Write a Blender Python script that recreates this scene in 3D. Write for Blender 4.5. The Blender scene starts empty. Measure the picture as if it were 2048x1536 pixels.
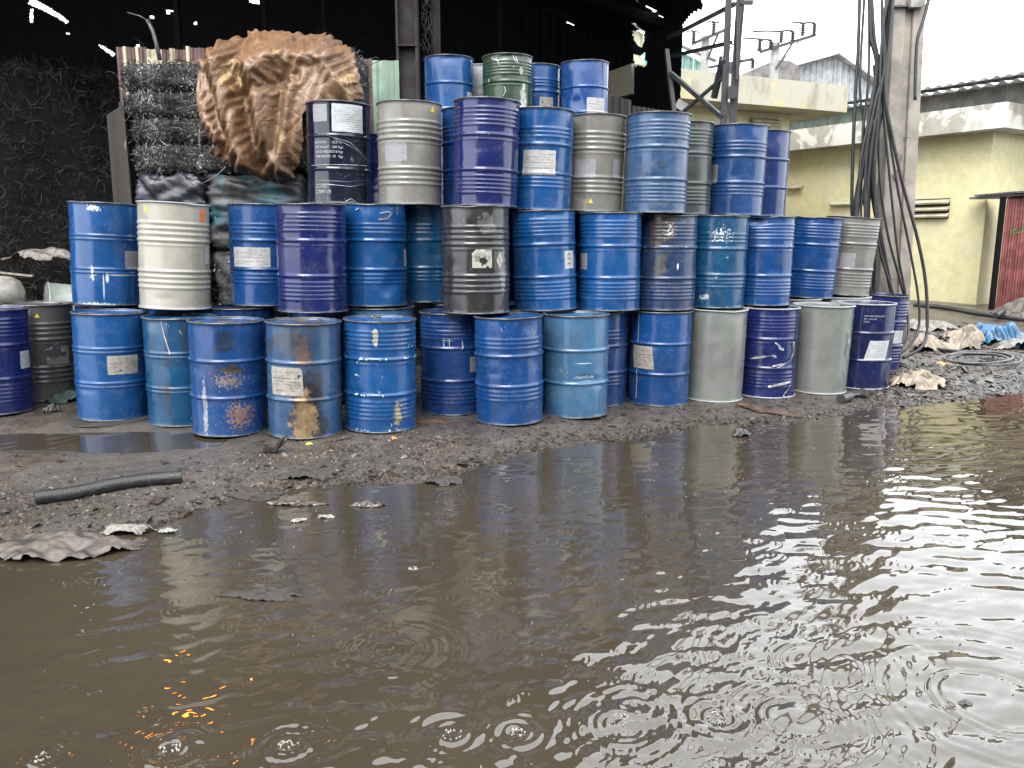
import bpy, math, random
import numpy as np
from mathutils import Vector, Matrix

# ---------------------------------------------------------------- camera, sky, sun, exposure
SC = bpy.context.scene
FPX, CAMZ = 1600.0, 1.58
PITCH = math.atan(293.0 / FPX)
cam_d = bpy.data.cameras.new('camera')
cam = bpy.data.objects.new('camera', cam_d)
SC.collection.objects.link(cam)
cam.location = (0, 0, CAMZ)
cam.rotation_euler = (math.pi / 2 - PITCH, 0, 0)
cam_d.sensor_width = 36.0
cam_d.sensor_fit = 'HORIZONTAL'
cam_d.lens = FPX / 2048.0 * 36.0
cam_d.clip_start, cam_d.clip_end = 0.05, 2000
SC.camera = cam

SUN_EL, SUN_AZ = math.radians(52), math.radians(200)     # soft, high, behind the camera
world = bpy.data.worlds.new('World')
SC.world = world
world.use_nodes = True
wn, wl = world.node_tree.nodes, world.node_tree.links
wn.clear()
w_out = wn.new('ShaderNodeOutputWorld')
w_bg = wn.new('ShaderNodeBackground')
w_sky = wn.new('ShaderNodeTexSky')
w_sky.sky_type = 'NISHITA'
w_sky.sun_disc = False
w_sky.sun_elevation = SUN_EL
w_sky.sun_rotation = SUN_AZ
w_sky.air_density, w_sky.dust_density = 1.0, 4.0
w_hs = wn.new('ShaderNodeHueSaturation')
w_hs.inputs['Saturation'].default_value = 0.15
w_mix = wn.new('ShaderNodeMix')
w_mix.data_type = 'RGBA'
w_mix.inputs['Factor'].default_value = 0.75
w_mix.inputs['B'].default_value = (9.6, 10.0, 10.4, 1)    # even cloud layer
wl.new(w_sky.outputs['Color'], w_hs.inputs['Color'])
wl.new(w_hs.outputs['Color'], w_mix.inputs['A'])
wl.new(w_mix.outputs['Result'], w_bg.inputs['Color'])
w_bg.inputs['Strength'].default_value = 0.125
wl.new(w_bg.outputs['Background'], w_out.inputs['Surface'])

sun_d = bpy.data.lights.new('sun', 'SUN')
sun_d.energy = 0.9
sun_d.angle = math.radians(35)
sun_d.color = (1.0, 0.97, 0.93)
sun = bpy.data.objects.new('sun', sun_d)
SC.collection.objects.link(sun)
_sd = Vector((math.sin(SUN_AZ) * math.cos(SUN_EL), math.cos(SUN_AZ) * math.cos(SUN_EL), math.sin(SUN_EL)))
sun.rotation_euler = _sd.to_track_quat('Z', 'Y').to_euler()
sun.location = _sd * 30

SC.view_settings.view_transform = 'Standard'
SC.view_settings.look = 'None'
SC.view_settings.gamma = 1.0
SC.view_settings.use_curve_mapping = False
SC.view_settings.exposure = 2.05
SC.render.engine = 'CYCLES'
SC.cycles.max_bounces = 6
SC.cycles.diffuse_bounces = 3
SC.cycles.glossy_bounces = 3

# ---------------------------------------------------------------- helpers
COL = SC.collection
PI = math.pi
_c, _s = math.cos(PITCH), math.sin(PITCH)


def at(px, py, Y=None, z=None):
    """survey: a sight line of the photograph met at distance Y or height z"""
    a, b = (px - 1024) / FPX, (768 - py) / FPX
    d = (a, _c + b * _s, -_s + b * _c)
    t = Y / d[1] if Y is not None else (z - CAMZ) / d[2]
    return Vector((d[0] * t, d[1] * t, CAMZ + d[2] * t))


def tag(o, label=None, cat=None, group=None, kind=None):
    if label: o['label'] = label
    if cat: o['category'] = cat
    if group: o['group'] = group
    if kind: o['kind'] = kind
    return o


def thing(name, label, cat, loc=(0, 0, 0), group=None, rot=(0, 0, 0)):
    o = bpy.data.objects.new(name, None)
    o.empty_display_size = 0.1
    COL.objects.link(o)
    o.location = loc
    o.rotation_euler = rot
    return tag(o, label, cat, group)


def mk(name, verts, faces, mat, parent=None, smooth=True, uvs=None, local=False, angle=None):
    me = bpy.data.meshes.new(name)
    v = np.asarray(verts, dtype=np.float64).reshape(-1, 3)
    if parent is not None and not local:
        v = v - np.array(root_loc(parent))
    if isinstance(faces, np.ndarray):
        n = len(faces)
        k = faces.shape[1]
        me.vertices.add(len(v))
        me.vertices.foreach_set('co', v.astype(np.float32).ravel())
        me.loops.add(n * k)
        me.loops.foreach_set('vertex_index', faces.astype(np.int32).ravel())
        me.polygons.add(n)
        me.polygons.foreach_set('loop_start', np.arange(0, n * k, k, dtype=np.int32))
        me.update(calc_edges=True)
    else:
        me.from_pydata([tuple(p) for p in v], [], faces)
    if smooth:
        me.polygons.foreach_set('use_smooth', np.ones(len(me.polygons), dtype=bool))
    if uvs is not None:
        uvl = me.uv_layers.new(name='UVMap')
        li = np.zeros(len(me.loops), dtype=np.int32)
        me.loops.foreach_get('vertex_index', li)
        uvl.data.foreach_set('uv', np.asarray(uvs, dtype=np.float32)[li].ravel())
    if isinstance(mat, (list, tuple)):
        for m in mat: me.materials.append(m)
    elif mat is not None:
        me.materials.append(mat)
    me.validate()
    o = bpy.data.objects.new(name, me)
    COL.objects.link(o)
    if parent is not None: o.parent = parent
    if angle is not None and smooth:
        me.set_sharp_from_angle(angle=math.radians(angle))
    return o


def root_loc(o):
    l = Vector((0, 0, 0))
    while o is not None:
        l = l + o.location
        o = o.parent
    return l


class MB:
    def __init__(s): s.v, s.f = [], []

    def add(s, v, f):
        n = len(s.v)
        s.v += [tuple(p) for p in v]
        s.f += [tuple(i + n for i in q) for q in f]
        return s

    def box(s, c, size, M=None):
        hx, hy, hz = [d / 2 for d in size]
        vs = [Vector((x, y, z)) for x in (-hx, hx) for y in (-hy, hy) for z in (-hz, hz)]
        if M is not None: vs = [M @ p for p in vs]
        c = Vector(c)
        return s.add([p + c for p in vs], [(0, 1, 3, 2), (4, 6, 7, 5), (0, 4, 5, 1), (2, 3, 7, 6), (0, 2, 6, 4), (1, 5, 7, 3)])

    def prism(s, poly, z0, z1):
        n = len(poly)
        v = [(p[0], p[1], z0) for p in poly] + [(p[0], p[1], z1) for p in poly]
        f = [tuple(range(n))[::-1], tuple(range(n, 2 * n))] + [(i, (i + 1) % n, n + (i + 1) % n, n + i) for i in range(n)]
        return s.add(v, f)

    def bar(s, a, b, w, h=None, up=(0, 0, 1)):
        a, b = Vector(a), Vector(b)
        h = h or w
        d = (b - a).normalized()
        u = Vector(up)
        if abs(d.dot(u)) > 0.95: u = Vector((0, 1, 0))
        x = d.cross(u).normalized()
        y = x.cross(d)
        v = [p + x * sx * w / 2 + y * sy * h / 2 for p in (a, b) for sx, sy in ((-1, -1), (1, -1), (1, 1), (-1, 1))]
        return s.add(v, [(3, 2, 1, 0), (4, 5, 6, 7), (0, 1, 5, 4), (1, 2, 6, 5), (2, 3, 7, 6), (3, 0, 4, 7)])

    def tube(s, pts, r, n=8, r1=None, cap=True):
        pts = [Vector(p) for p in pts]
        m = len(pts)
        rows = []
        up = Vector((0.13, 0.31, 0.94))
        for i, p in enumerate(pts):
            d = (pts[min(i + 1, m - 1)] - pts[max(i - 1, 0)]).normalized()
            x = d.cross(up)
            if x.length < 1e-3: x = d.cross(Vector((1, 0, 0)))
            x.normalize()
            y = x.cross(d)
            rr = r if r1 is None else r + (r1 - r) * i / (m - 1)
            rows.append([p + (x * math.cos(2 * PI * k / n) + y * math.sin(2 * PI * k / n)) * rr for k in range(n)])
        v = [q for row in rows for q in row]
        f = [(i * n + k, i * n + (k + 1) % n, (i + 1) * n + (k + 1) % n, (i + 1) * n + k) for i in range(m - 1) for k in range(n)]
        if cap: f += [tuple(range(n))[::-1], tuple((m - 1) * n + k for k in range(n))]
        return s.add(v, f)

    def lathe(s, prof, c, n=16, axis=None):
        c = Vector(c)
        M = axis.to_track_quat('Z', 'Y').to_matrix() if axis is not None else Matrix.Identity(3)
        v = [c + M @ Vector((r * math.cos(2 * PI * k / n), r * math.sin(2 * PI * k / n), z)) for r, z in prof for k in range(n)]
        m = len(prof)
        f = [(i * n + k, i * n + (k + 1) % n, (i + 1) * n + (k + 1) % n, (i + 1) * n + k) for i in range(m - 1) for k in range(n)]
        f += [tuple(range(n))[::-1], tuple((m - 1) * n + k for k in range(n))]
        return s.add(v, f)

    def build(s, name, mat, parent=None, smooth=False, angle=None, local=False):
        return mk(name, s.v, s.f, mat, parent, smooth, angle=angle, local=local)


def grid_faces(nu, nv, wrap=False):
    """quads of a vertex grid with nv rows of nu vertices"""
    i = np.arange(nu if wrap else nu - 1)
    j = np.arange(nv - 1)
    I, J = np.meshgrid(i, j)
    I, J = I.ravel(), J.ravel()
    I2 = (I + 1) % nu
    return np.stack([J * nu + I, J * nu + I2, (J + 1) * nu + I2, (J + 1) * nu + I], 1)


def _hash(ix, iy, s):
    h = np.sin(ix * 127.1 + iy * 311.7 + s * 74.7) * 43758.5453
    return h - np.floor(h)


def vnoise(x, y, s=0.0):
    x, y = np.asarray(x, float), np.asarray(y, float)
    ix, iy = np.floor(x), np.floor(y)
    fx, fy = x - ix, y - iy
    fx, fy = fx * fx * (3 - 2 * fx), fy * fy * (3 - 2 * fy)
    a, b = _hash(ix, iy, s), _hash(ix + 1, iy, s)
    c, d = _hash(ix, iy + 1, s), _hash(ix + 1, iy + 1, s)
    return (a + (b - a) * fx) * (1 - fy) + (c + (d - c) * fx) * fy


def fbm(x, y, s=0.0, o=4, g=0.5):
    t, a, n = 0.0, 1.0, 0.0
    for k in range(o):
        t = t + a * vnoise(x * 2 ** k + 13.7 * k, y * 2 ** k - 7.3 * k, s + k)
        n += a
        a *= g
    return t / n


def ridge(x, y, s=0.0, o=4):
    t, a, n = 0.0, 1.0, 0.0
    for k in range(o):
        t = t + a * (1 - np.abs(2 * vnoise(x * 2 ** k + 3.1 * k, y * 2 ** k + 5.7 * k, s + k) - 1))
        n += a
        a *= 0.5
    return t / n


def facet(x, y, s=0, n=7, f0=1.0):
    """sharp creases between flat facets, like crumpled sheet"""
    r = np.random.default_rng(int(s) + 100)
    t, tot = 0.0, 0.0
    for k in range(n):
        f = f0 * (1.45 ** k)
        a = r.uniform(0, PI)
        ph = r.uniform(0, 9)
        w = 0.55 * (vnoise(x * f * 0.45 + 7 * k, y * f * 0.45, s + k) - 0.5) * 2
        q = (x * math.cos(a) + y * math.sin(a)) * f + ph + w
        q = np.abs((q % 1.0) * 2 - 1)
        am = 1.0 / (1.25 ** k)
        t = t + q * am
        tot += am
    return t / tot


def sstep(a, b, x):
    t = np.clip((x - a) / (b - a), 0, 1)
    return t * t * (3 - 2 * t)


def relax(P, rx, ry, it, pull=0.02, plane=(0, 1), grav=(0, 0, 0), collide=None, bend=0.12, seed=0):
    """let a sheet that is longer than its frame buckle into folds (position based)"""
    P = P.copy()
    P0 = P.copy()
    Lh = np.linalg.norm(P[:, 1:] - P[:, :-1], axis=-1) * rx
    Lv = np.linalg.norm(P[1:] - P[:-1], axis=-1) * ry
    fam = []
    ny, nx = P.shape[:2]
    for par in (0, 1):
        fam.append(((slice(None), slice(par, nx - 1, 2)), (slice(None), slice(par + 1, nx, 2)), Lh[:, par::2], 1.0))
        fam.append(((slice(par, ny - 1, 2), slice(None)), (slice(par + 1, ny, 2), slice(None)), Lv[par::2, :], 1.0))
    Ld = np.hypot(0.5 * (Lh[1:] + Lh[:-1]), 0.5 * (Lv[:, 1:] + Lv[:, :-1]))
    for par in (0, 1):
        fam.append(((slice(par, ny - 1, 2), slice(0, nx - 1)), (slice(par + 1, ny, 2), slice(1, nx)), Ld[par::2], 0.25))
        fam.append(((slice(par, ny - 1, 2), slice(1, nx)), (slice(par + 1, ny, 2), slice(0, nx - 1)), Ld[par::2], 0.25))
    Bh, Bv = Lh[:, 1:] + Lh[:, :-1], Lv[1:] + Lv[:-1]
    for par in (0, 1, 2, 3):
        if nx - 2 > par: fam.append(((slice(None), slice(par, nx - 2, 4)), (slice(None), slice(par + 2, nx, 4)), Bh[:, par::4], bend))
        if ny - 2 > par: fam.append(((slice(par, ny - 2, 4), slice(None)), (slice(par + 2, ny, 4), slice(None)), Bv[par::4, :], bend))
    g = np.array(grav, float)
    for k in range(it):
        for A_, B_, L_, st in fam:
            a, b = P[A_], P[B_]
            d = b - a
            ln = np.linalg.norm(d, axis=-1) + 1e-9
            c = (0.5 * st * (ln - L_) / ln)[..., None] * d
            P[A_] = a + c
            P[B_] = b - c
        P = P + g
        for ax in plane: P[..., ax] += pull * (P0[..., ax] - P[..., ax])
        if collide is not None: P = collide(P)
    return P


# ---------------------------------------------------------------- materials
class NT:
    def __init__(s, name):
        s.m = bpy.data.materials.new(name)
        s.m.use_nodes = True
        s.t = s.m.node_tree
        s.n, s.l = s.t.nodes, s.t.links
        s.b = s.n['Principled BSDF']
        s._tc = None

    def put(s, sock, v):
        if isinstance(v, bpy.types.NodeSocket): s.l.new(v, sock)
        elif isinstance(v, (tuple, list)) and len(v) == 3 and sock.type == 'RGBA': sock.default_value = (*v, 1)
        else: sock.default_value = v

    def tc(s, k='Object'):
        if s._tc is None: s._tc = s.n.new('ShaderNodeTexCoord')
        return s._tc.outputs[k]

    def map(s, v, scale=(1, 1, 1), loc=(0, 0, 0)):
        n = s.n.new('ShaderNodeMapping')
        s.l.new(v, n.inputs['Vector'])
        n.inputs['Scale'].default_value = scale
        n.inputs['Location'].default_value = loc
        return n.outputs[0]

    def noise(s, v, scale, detail=4, rough=0.55, dist=0.0):
        n = s.n.new('ShaderNodeTexNoise')
        s.l.new(v, n.inputs['Vector'])
        n.inputs['Scale'].default_value = scale
        n.inputs['Detail'].default_value = detail
        n.inputs['Roughness'].default_value = rough
        n.inputs['Distortion'].default_value = dist
        return n.outputs['Fac']

    def vor(s, v, scale, feat='DISTANCE_TO_EDGE', out='Distance'):
        n = s.n.new('ShaderNodeTexVoronoi')
        n.feature = feat
        s.l.new(v, n.inputs['Vector'])
        n.inputs['Scale'].default_value = scale
        return n.outputs[out]

    def math(s, op, a, b=0.0, clamp=False):
        n = s.n.new('ShaderNodeMath')
        n.operation = op
        n.use_clamp = clamp
        s.put(n.inputs[0], a)
        s.put(n.inputs[1], b)
        return n.outputs[0]

    def ramp(s, v, lo, hi, a=0.0, b=1.0):
        n = s.n.new('ShaderNodeMapRange')
        n.interpolation_type = 'SMOOTHSTEP'
        s.put(n.inputs['Value'], v)
        n.inputs['From Min'].default_value = lo
        n.inputs['From Max'].default_value = hi
        n.inputs['To Min'].default_value = a
        n.inputs['To Max'].default_value = b
        return n.outputs[0]

    def mix(s, f, a, b, mode='MIX'):
        n = s.n.new('ShaderNodeMix')
        n.data_type = 'RGBA'
        n.blend_type = mode
        s.put(n.inputs['Factor'], f)
        s.put(n.inputs['A'], a)
        s.put(n.inputs['B'], b)
        return n.outputs['Result']

    def vm(s, op, a, b):
        n = s.n.new('ShaderNodeVectorMath')
        n.operation = op
        s.put(n.inputs[0], a)
        s.put(n.inputs[1], b)
        return n.outputs['Value'] if op == 'LENGTH' else n.outputs['Vector']

    def bump(s, h, strength=0.3, dist=0.01):
        n = s.n.new('ShaderNodeBump')
        n.inputs['Strength'].default_value = strength
        n.inputs['Distance'].default_value = dist
        s.l.new(h, n.inputs['Height'])
        s.l.new(n.outputs[0], s.b.inputs['Normal'])

    def set(s, **k):
        nm = {'col': 'Base Color', 'rough': 'Roughness', 'metal': 'Metallic', 'ior': 'IOR', 'spec': 'Specular IOR Level',
              'coat': 'Coat Weight', 'emit': 'Emission Color', 'estr': 'Emission Strength', 'trans': 'Transmission Weight', 'alpha': 'Alpha'}
        for a, v in k.items(): s.put(s.b.inputs[nm[a]], v)
        return s


ALB = 0.82      # the photograph is exposed for the shade: keep real surfaces this dark


def simple(name, col, rough=0.6, var=0.25, scale=6.0, metal=0.0, bump=0.0, dark=None):
    col = tuple(c * ALB for c in col)
    t = NT(name)
    o = t.tc()
    n = t.noise(o, scale, 6)
    d = dark or tuple(c * (1 - var) for c in col)
    c = t.mix(t.ramp(n, 0.35, 0.65), d, tuple(min(1, c * (1 + var * 0.6)) for c in col))
    t.set(col=c, rough=t.ramp(n, 0.3, 0.7, rough * 0.8, min(1, rough * 1.15)), metal=metal)
    if bump: t.bump(t.noise(o, scale * 5, 5), bump, 0.01)
    return t.m


def paint(seed, col, rough=0.32, dust=0.25, dirt=0.2, chips=0.1, rust=0.1, scratch=0.3, stains=(), chipcol=(0.40, 0.42, 0.43)):
    """old drum paint: fading, dirt runs, chips down to primer or rust, scratches, stains at (u, v)"""
    t = NT('drum_paint')
    col = tuple(c * ALB for c in col)
    rnd = random.Random(seed)
    off = tuple(rnd.uniform(-50, 50) for _ in range(3))
    o = t.map(t.tc(), loc=off)
    uv = t.tc('UV')
    sep = t.n.new('ShaderNodeSeparateXYZ')
    t.l.new(uv, sep.inputs[0])
    V = sep.outputs[1]
    big = t.noise(o, 3.2, 5)
    c = t.mix(t.ramp(big, 0.3, 0.7), tuple(x * 0.80 for x in col), tuple(x * 1.12 for x in col))
    lum = sum(col) / 3
    pale = tuple(0.55 * x + 0.45 * (lum * 0.8 + 0.09) for x in col)
    fine = t.noise(o, 9, 8, 0.68)
    c = t.mix(t.math('MULTIPLY', t.ramp(fine, 0.42, 0.75), dust), c, pale)
    st = t.noise(t.map(o, (11, 11, 1.1)), 1.0, 7, 0.62)
    sm = t.noise(o, 4.5, 4)
    run = t.math('MULTIPLY', t.ramp(st, 0.62 - 0.18 * dirt, 0.82 - 0.16 * dirt), t.ramp(sm, 0.40, 0.62))
    dirtf = t.math('MULTIPLY', run, min(1, dirt * 1.6))
    c = t.mix(dirtf, c, (0.022, 0.018, 0.014))
    # wear gathers on hoops and edges
    edge = None
    for z0, w in ((0.30, 0.022), (0.585, 0.022), (0.0, 0.035), (0.88, 0.03)):
        e = t.ramp(t.math('ABSOLUTE', t.math('SUBTRACT', V, z0)), 0.0, w, 1, 0)
        edge = e if edge is None else t.math('MAXIMUM', edge, e)
    ch = t.noise(o, 26, 4, 0.6, 0.6)
    ch2 = t.noise(o, 4.0, 3)
    patch = t.math('ADD', t.math('MULTIPLY', t.math('SUBTRACT', ch2, 0.5), 0.35), t.math('MULTIPLY', edge, 0.05 + 0.07 * chips))
    chv = t.math('ADD', ch, patch)
    c = t.mix(t.ramp(chv, 0.80 - 0.15 * chips, 0.815 - 0.15 * chips), c, chipcol)
    ru = t.noise(o, 15, 7, 0.7, 0.3)
    ru2 = t.noise(o, 2.7, 3)
    ruv = t.math('ADD', ru, t.math('ADD', t.math('MULTIPLY', t.math('SUBTRACT', ru2, 0.5), 0.5), t.math('MULTIPLY', edge, 0.06)))
    ruf = t.ramp(ruv, 0.82 - 0.2 * rust, 0.88 - 0.2 * rust)
    rcol = t.mix(t.ramp(fine, 0.35, 0.65), (0.030, 0.016, 0.010), (0.11, 0.055, 0.026))
    c = t.mix(ruf, c, rcol)
    def strokes(rot, sc3, lo):
        mp = t.n.new('ShaderNodeMapping')
        t.l.new(o, mp.inputs['Vector'])
        mp.inputs['Rotation'].default_value = rot
        rot_o = mp.outputs[0]
        return t.ramp(t.noise(t.map(rot_o, sc3), 1.0, 2, 0.5), lo, lo + 0.03)
    s1 = strokes((0.25, 0.12, 0), (95, 95, 7), 0.69)
    s2 = strokes((0.0, 1.0, 0.5), (110, 80, 9), 0.70)
    s3 = strokes((0.9, -0.4, 0.2), (90, 100, 12), 0.70)
    scm = t.math('MULTIPLY', t.ramp(t.noise(o, 5.5, 3), 0.46, 0.62), min(1.0, scratch * 0.9))
    scr = t.math('MULTIPLY', t.math('MAXIMUM', s1, t.math('MAXIMUM', s2, s3)), scm)
    c = t.mix(scr, c, (0.30, 0.32, 0.34))
    rough_s = t.ramp(fine, 0.3, 0.75, rough * 0.5, rough * 1.15)
    rough_s = t.math('MAXIMUM', rough_s, t.math('MULTIPLY', t.math('MAXIMUM', dirtf, ruf), 0.75))
    for (u, v, su, sv, scol, k, ns, nk) in stains:
        d = t.vm('MULTIPLY', t.vm('SUBTRACT', uv, (u, v, 0)), (1 / su, 1 / sv, 0))
        r = t.vm('LENGTH', d, (0, 0, 0))
        nn = t.noise(o, ns, 6, 0.65)
        f = t.math('ADD', t.math('SUBTRACT', 1.0 - 0.36 * max(0.0, nk - 1.0), r), t.math('MULTIPLY', t.math('SUBTRACT', nn, 0.5), nk * 1.3))
        if 0.9 < nk < 1.7: f = t.math('ADD', f, t.math('MULTIPLY', t.math('SUBTRACT', fine, 0.5), 1.6))
        f = t.math('MULTIPLY', t.ramp(f, 0.0, 0.30 if nk < 1.7 else 0.07), k)
        sc_ = t.mix(t.ramp(fine, 0.35, 0.65), tuple(x * 0.6 for x in scol), tuple(x * 1.25 for x in scol))
        c = t.mix(f, c, sc_)
    t.set(col=c, rough=rough_s, spec=0.5)
    t.bump(t.math('ADD', fine, t.math('MULTIPLY', ruf, -0.6)), 0.10, 0.004)
    return t.m


def paper(seed, col=(0.62, 0.62, 0.60), dirt=0.35, lines=9, ink=(0.06, 0.06, 0.07)):
    t = NT('paper_label')
    col = tuple(c * ALB for c in col)
    uv = t.tc('UV')
    rnd = random.Random(seed)
    off = (rnd.uniform(0, 40), rnd.uniform(0, 40), 0)
    n = t.noise(t.map(uv, loc=off), 5, 6, 0.65)
    sep = t.n.new('ShaderNodeSeparateXYZ')
    t.l.new(uv, sep.inputs[0])
    U, V = sep.outputs[0], sep.outputs[1]
    row = t.math('FRACT', t.math('MULTIPLY', V, float(lines)))
    rowm = t.math('MULTIPLY', t.ramp(row, 0.30, 0.36), t.ramp(row, 0.62, 0.68, 1, 0))
    wv = t.noise(t.map(uv, (42, lines * 1.0, 1), off), 1.0, 0)
    lw = t.noise(t.map(uv, (2.2, lines * 1.0, 1), off), 1.0, 0)
    m = t.math('MULTIPLY', rowm, t.math('MULTIPLY', t.ramp(wv, 0.42, 0.50), t.ramp(lw, 0.38, 0.45)))
    marg = t.math('MULTIPLY', t.math('MULTIPLY', t.ramp(U, 0.06, 0.08), t.ramp(U, 0.92, 0.94, 1, 0)), t.math('MULTIPLY', t.ramp(V, 0.08, 0.1), t.ramp(V, 0.9, 0.92, 1, 0)))
    m = t.math('MULTIPLY', m, t.math('MULTIPLY', marg, 0.9))
    c = t.mix(t.math('MULTIPLY', t.ramp(n, 0.40, 0.72), dirt), col, (0.16, 0.13, 0.10))
    c = t.mix(m, c, ink)
    t.set(col=c, rough=0.5)
    t.bump(n, 0.25, 0.006)
    return t.m


def plaster(name, col, patch, p=0.5, stain=0.4, pk=0.9):
    t = NT(name)
    col, patch = tuple(c * ALB for c in col), tuple(c * ALB for c in patch)
    o = t.tc()
    n1 = t.noise(o, 1.1, 8, 0.6, 0.4)
    n2 = t.noise(o, 5.0, 6)
    st = t.noise(t.map(o, (2.2, 2.2, 0.7)), 1.0, 7, 0.65, 0.5)
    c = t.mix(t.ramp(n2, 0.3, 0.7), tuple(x * 0.9 for x in col), tuple(min(1, x * 1.06) for x in col))
    c = t.mix(t.math('MULTIPLY', t.ramp(n1, 0.58 - 0.2 * p, 0.61 - 0.2 * p), pk), c, patch)
    c = t.mix(t.math('MULTIPLY', t.ramp(st, 0.5, 0.72), stain), c, (0.13, 0.115, 0.085))
    t.set(col=c, rough=0.85)
    t.bump(n2, 0.2, 0.01)
    return t.m


M = {}
M['soot'] = simple('sooty_wall', (0.0045, 0.005, 0.0065), 0.9, 0.4)  # shed gloom is put into this near-black wall and roof colour
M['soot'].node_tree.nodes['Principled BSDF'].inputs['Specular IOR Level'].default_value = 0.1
M['soot_steel'] = simple('sooty_steel', (0.006, 0.006, 0.0062), 0.9, 0.4, bump=0.2)  # colour darkened so rear columns and rafters sink into the shed's shade
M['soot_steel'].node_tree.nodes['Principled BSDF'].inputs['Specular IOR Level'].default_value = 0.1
M['maroon_steel'] = simple('maroon_column_paint', (0.020, 0.0145, 0.014), 0.8, 0.35, 5, bump=0.15)
M['lattice_steel'] = simple('lattice_steel', (0.022, 0.024, 0.027), 0.6, 0.4, 8)
M['rim_steel'] = simple('rim_steel', (0.10, 0.105, 0.11), 0.38, 0.5, 14, metal=0.5)
M['concrete'] = simple('pole_concrete', (0.28, 0.255, 0.22), 0.85, 0.3, 4, bump=0.3)
M['far_concrete'] = simple('far_concrete', (0.30, 0.30, 0.28), 0.85, 0.2, 3)
M['cable'] = simple('cable_rubber', (0.022, 0.022, 0.024), 0.45, 0.3, 10)
M['hose'] = simple('hose_plastic', (0.09, 0.09, 0.09), 0.35, 0.4, 10)
M['porcelain'] = simple('insulator_porcelain', (0.06, 0.045, 0.045), 0.3, 0.3)
M['yellow'] = plaster('yellow_plaster', (0.60, 0.545, 0.32), (0.56, 0.53, 0.39), 0.2, 0.08, 0.4)
M['parapet'] = plaster('weathered_parapet', (0.44, 0.39, 0.22), (0.36, 0.345, 0.28), 0.75, 0.6)
M['parapet_white'] = plaster('whitewashed_parapet', (0.32, 0.31, 0.26), (0.56, 0.55, 0.50), 0.6, 0.5)
M['slat'] = simple('vent_slat_cement', (0.42, 0.39, 0.27), 0.8, 0.2)
M['dark_gap'] = simple('dark_opening', (0.02, 0.02, 0.02), 0.9, 0.3)  # dark plate colour stands in for the shade between vent slats
M['white_sheet'] = simple('white_sheet_metal', (0.30, 0.315, 0.325), 0.45, 0.25, 3)
M['pale_roof'] = simple('pale_fibre_roof', (0.62, 0.63, 0.64), 0.6, 0.35, 2.5)
M['teal_sheet'] = simple('teal_sheet_metal', (0.15, 0.30, 0.26), 0.5, 0.25, 3)
M['green_sheet'] = simple('faded_green_sheet', (0.16, 0.20, 0.17), 0.55, 0.35, 3)
M['grey_sheet'] = simple('old_grey_sheet', (0.13, 0.12, 0.115), 0.6, 0.45, 3)
M['red_sheet'] = simple('red_corrugated_sheet', (0.19, 0.055, 0.05), 0.5, 0.35, 4)
M['maroon_sheet'] = simple('maroon_sheet', (0.085, 0.045, 0.04), 0.5, 0.3, 5)
M['cream_sheet'] = simple('cream_sheet', (0.42, 0.40, 0.27), 0.5, 0.25, 5)
M['pale_green_sheet'] = simple('pale_green_sheet', (0.20, 0.29, 0.22), 0.45, 0.2, 4)
M['brown_sheet'] = simple('brown_sheet', (0.026, 0.021, 0.0175), 0.8, 0.4, 5)
M['foam'] = simple('black_foam', (0.012, 0.0125, 0.013), 0.42, 0.4, 20, bump=0.5)
M['plank'] = simple('wet_plank', (0.10, 0.055, 0.035), 0.5, 0.4, 9)
M['rock'] = simple('wet_rock', (0.035, 0.032, 0.030), 0.4, 0.5, 9, bump=0.4)
M['white_plastic'] = simple('white_plastic', (0.26, 0.25, 0.225), 0.4, 0.3, 9)
M['litter_plastic'] = simple('litter_plastic', (0.17, 0.155, 0.135), 0.4, 0.5, 9)
M['dark_rag'] = simple('dark_rag', (0.026, 0.022, 0.019), 0.75, 0.5, 12)
M['beige_plastic'] = simple('beige_plastic', (0.21, 0.165, 0.115), 0.35, 0.5, 7, bump=0.3)
M['grey_plastic'] = simple('muddy_plastic', (0.070, 0.057, 0.047), 0.5, 0.5, 6, bump=0.3)
M['blue_plastic'] = simple('blue_tarp', (0.012, 0.095, 0.21), 0.35, 0.4, 5)
_t = NT('teal_wrap')
_n = _t.noise(_t.tc(), 2.2, 4, 0.6)
_t.set(col=_t.mix(_t.ramp(_n, 0.50, 0.56), (0.006, 0.006, 0.007), (0.004, 0.045, 0.058)), rough=0.5)
M['teal_plastic'] = _t.m
M['navy_plastic'] = simple('navy_wrap', (0.008, 0.009, 0.018), 0.45, 0.5, 5)
M['pink_plastic'] = simple('dull_pink_wrap', (0.14, 0.10, 0.085), 0.3, 0.4, 5)
M['green_cloth'] = simple('green_cloth', (0.03, 0.06, 0.045), 0.7, 0.4, 9)
M['yellow_scrap'] = simple('yellow_scrap', (0.30, 0.22, 0.07), 0.5, 0.4, 9)
M['mud_clod'] = simple('mud_clod', (0.046, 0.036, 0.028), 0.3, 0.45, 30)
M['dark_clod'] = simple('dark_clod', (0.030, 0.027, 0.025), 0.35, 0.45, 30)
M['pale_chip'] = simple('pale_chip', (0.105, 0.088, 0.072), 0.5, 0.45, 30)
M['white_chip'] = simple('white_chip', (0.22, 0.20, 0.17), 0.5, 0.3, 30)
M['foam_water'] = simple('splash_water', (0.30, 0.29, 0.27), 0.1, 0.3, 30)
M['yellow_mark'] = simple('yellow_sticker', (0.60, 0.48, 0.05), 0.5, 0.15)
M['orange_mark'] = simple('orange_sticker', (0.62, 0.16, 0.03), 0.5, 0.15)
M['cyan_mark'] = simple('pale_blue_sticker', (0.22, 0.40, 0.48), 0.5, 0.2)
M['print_white'] = simple('white_stencil', (0.42, 0.43, 0.45), 0.5, 0.25, 40)
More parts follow.
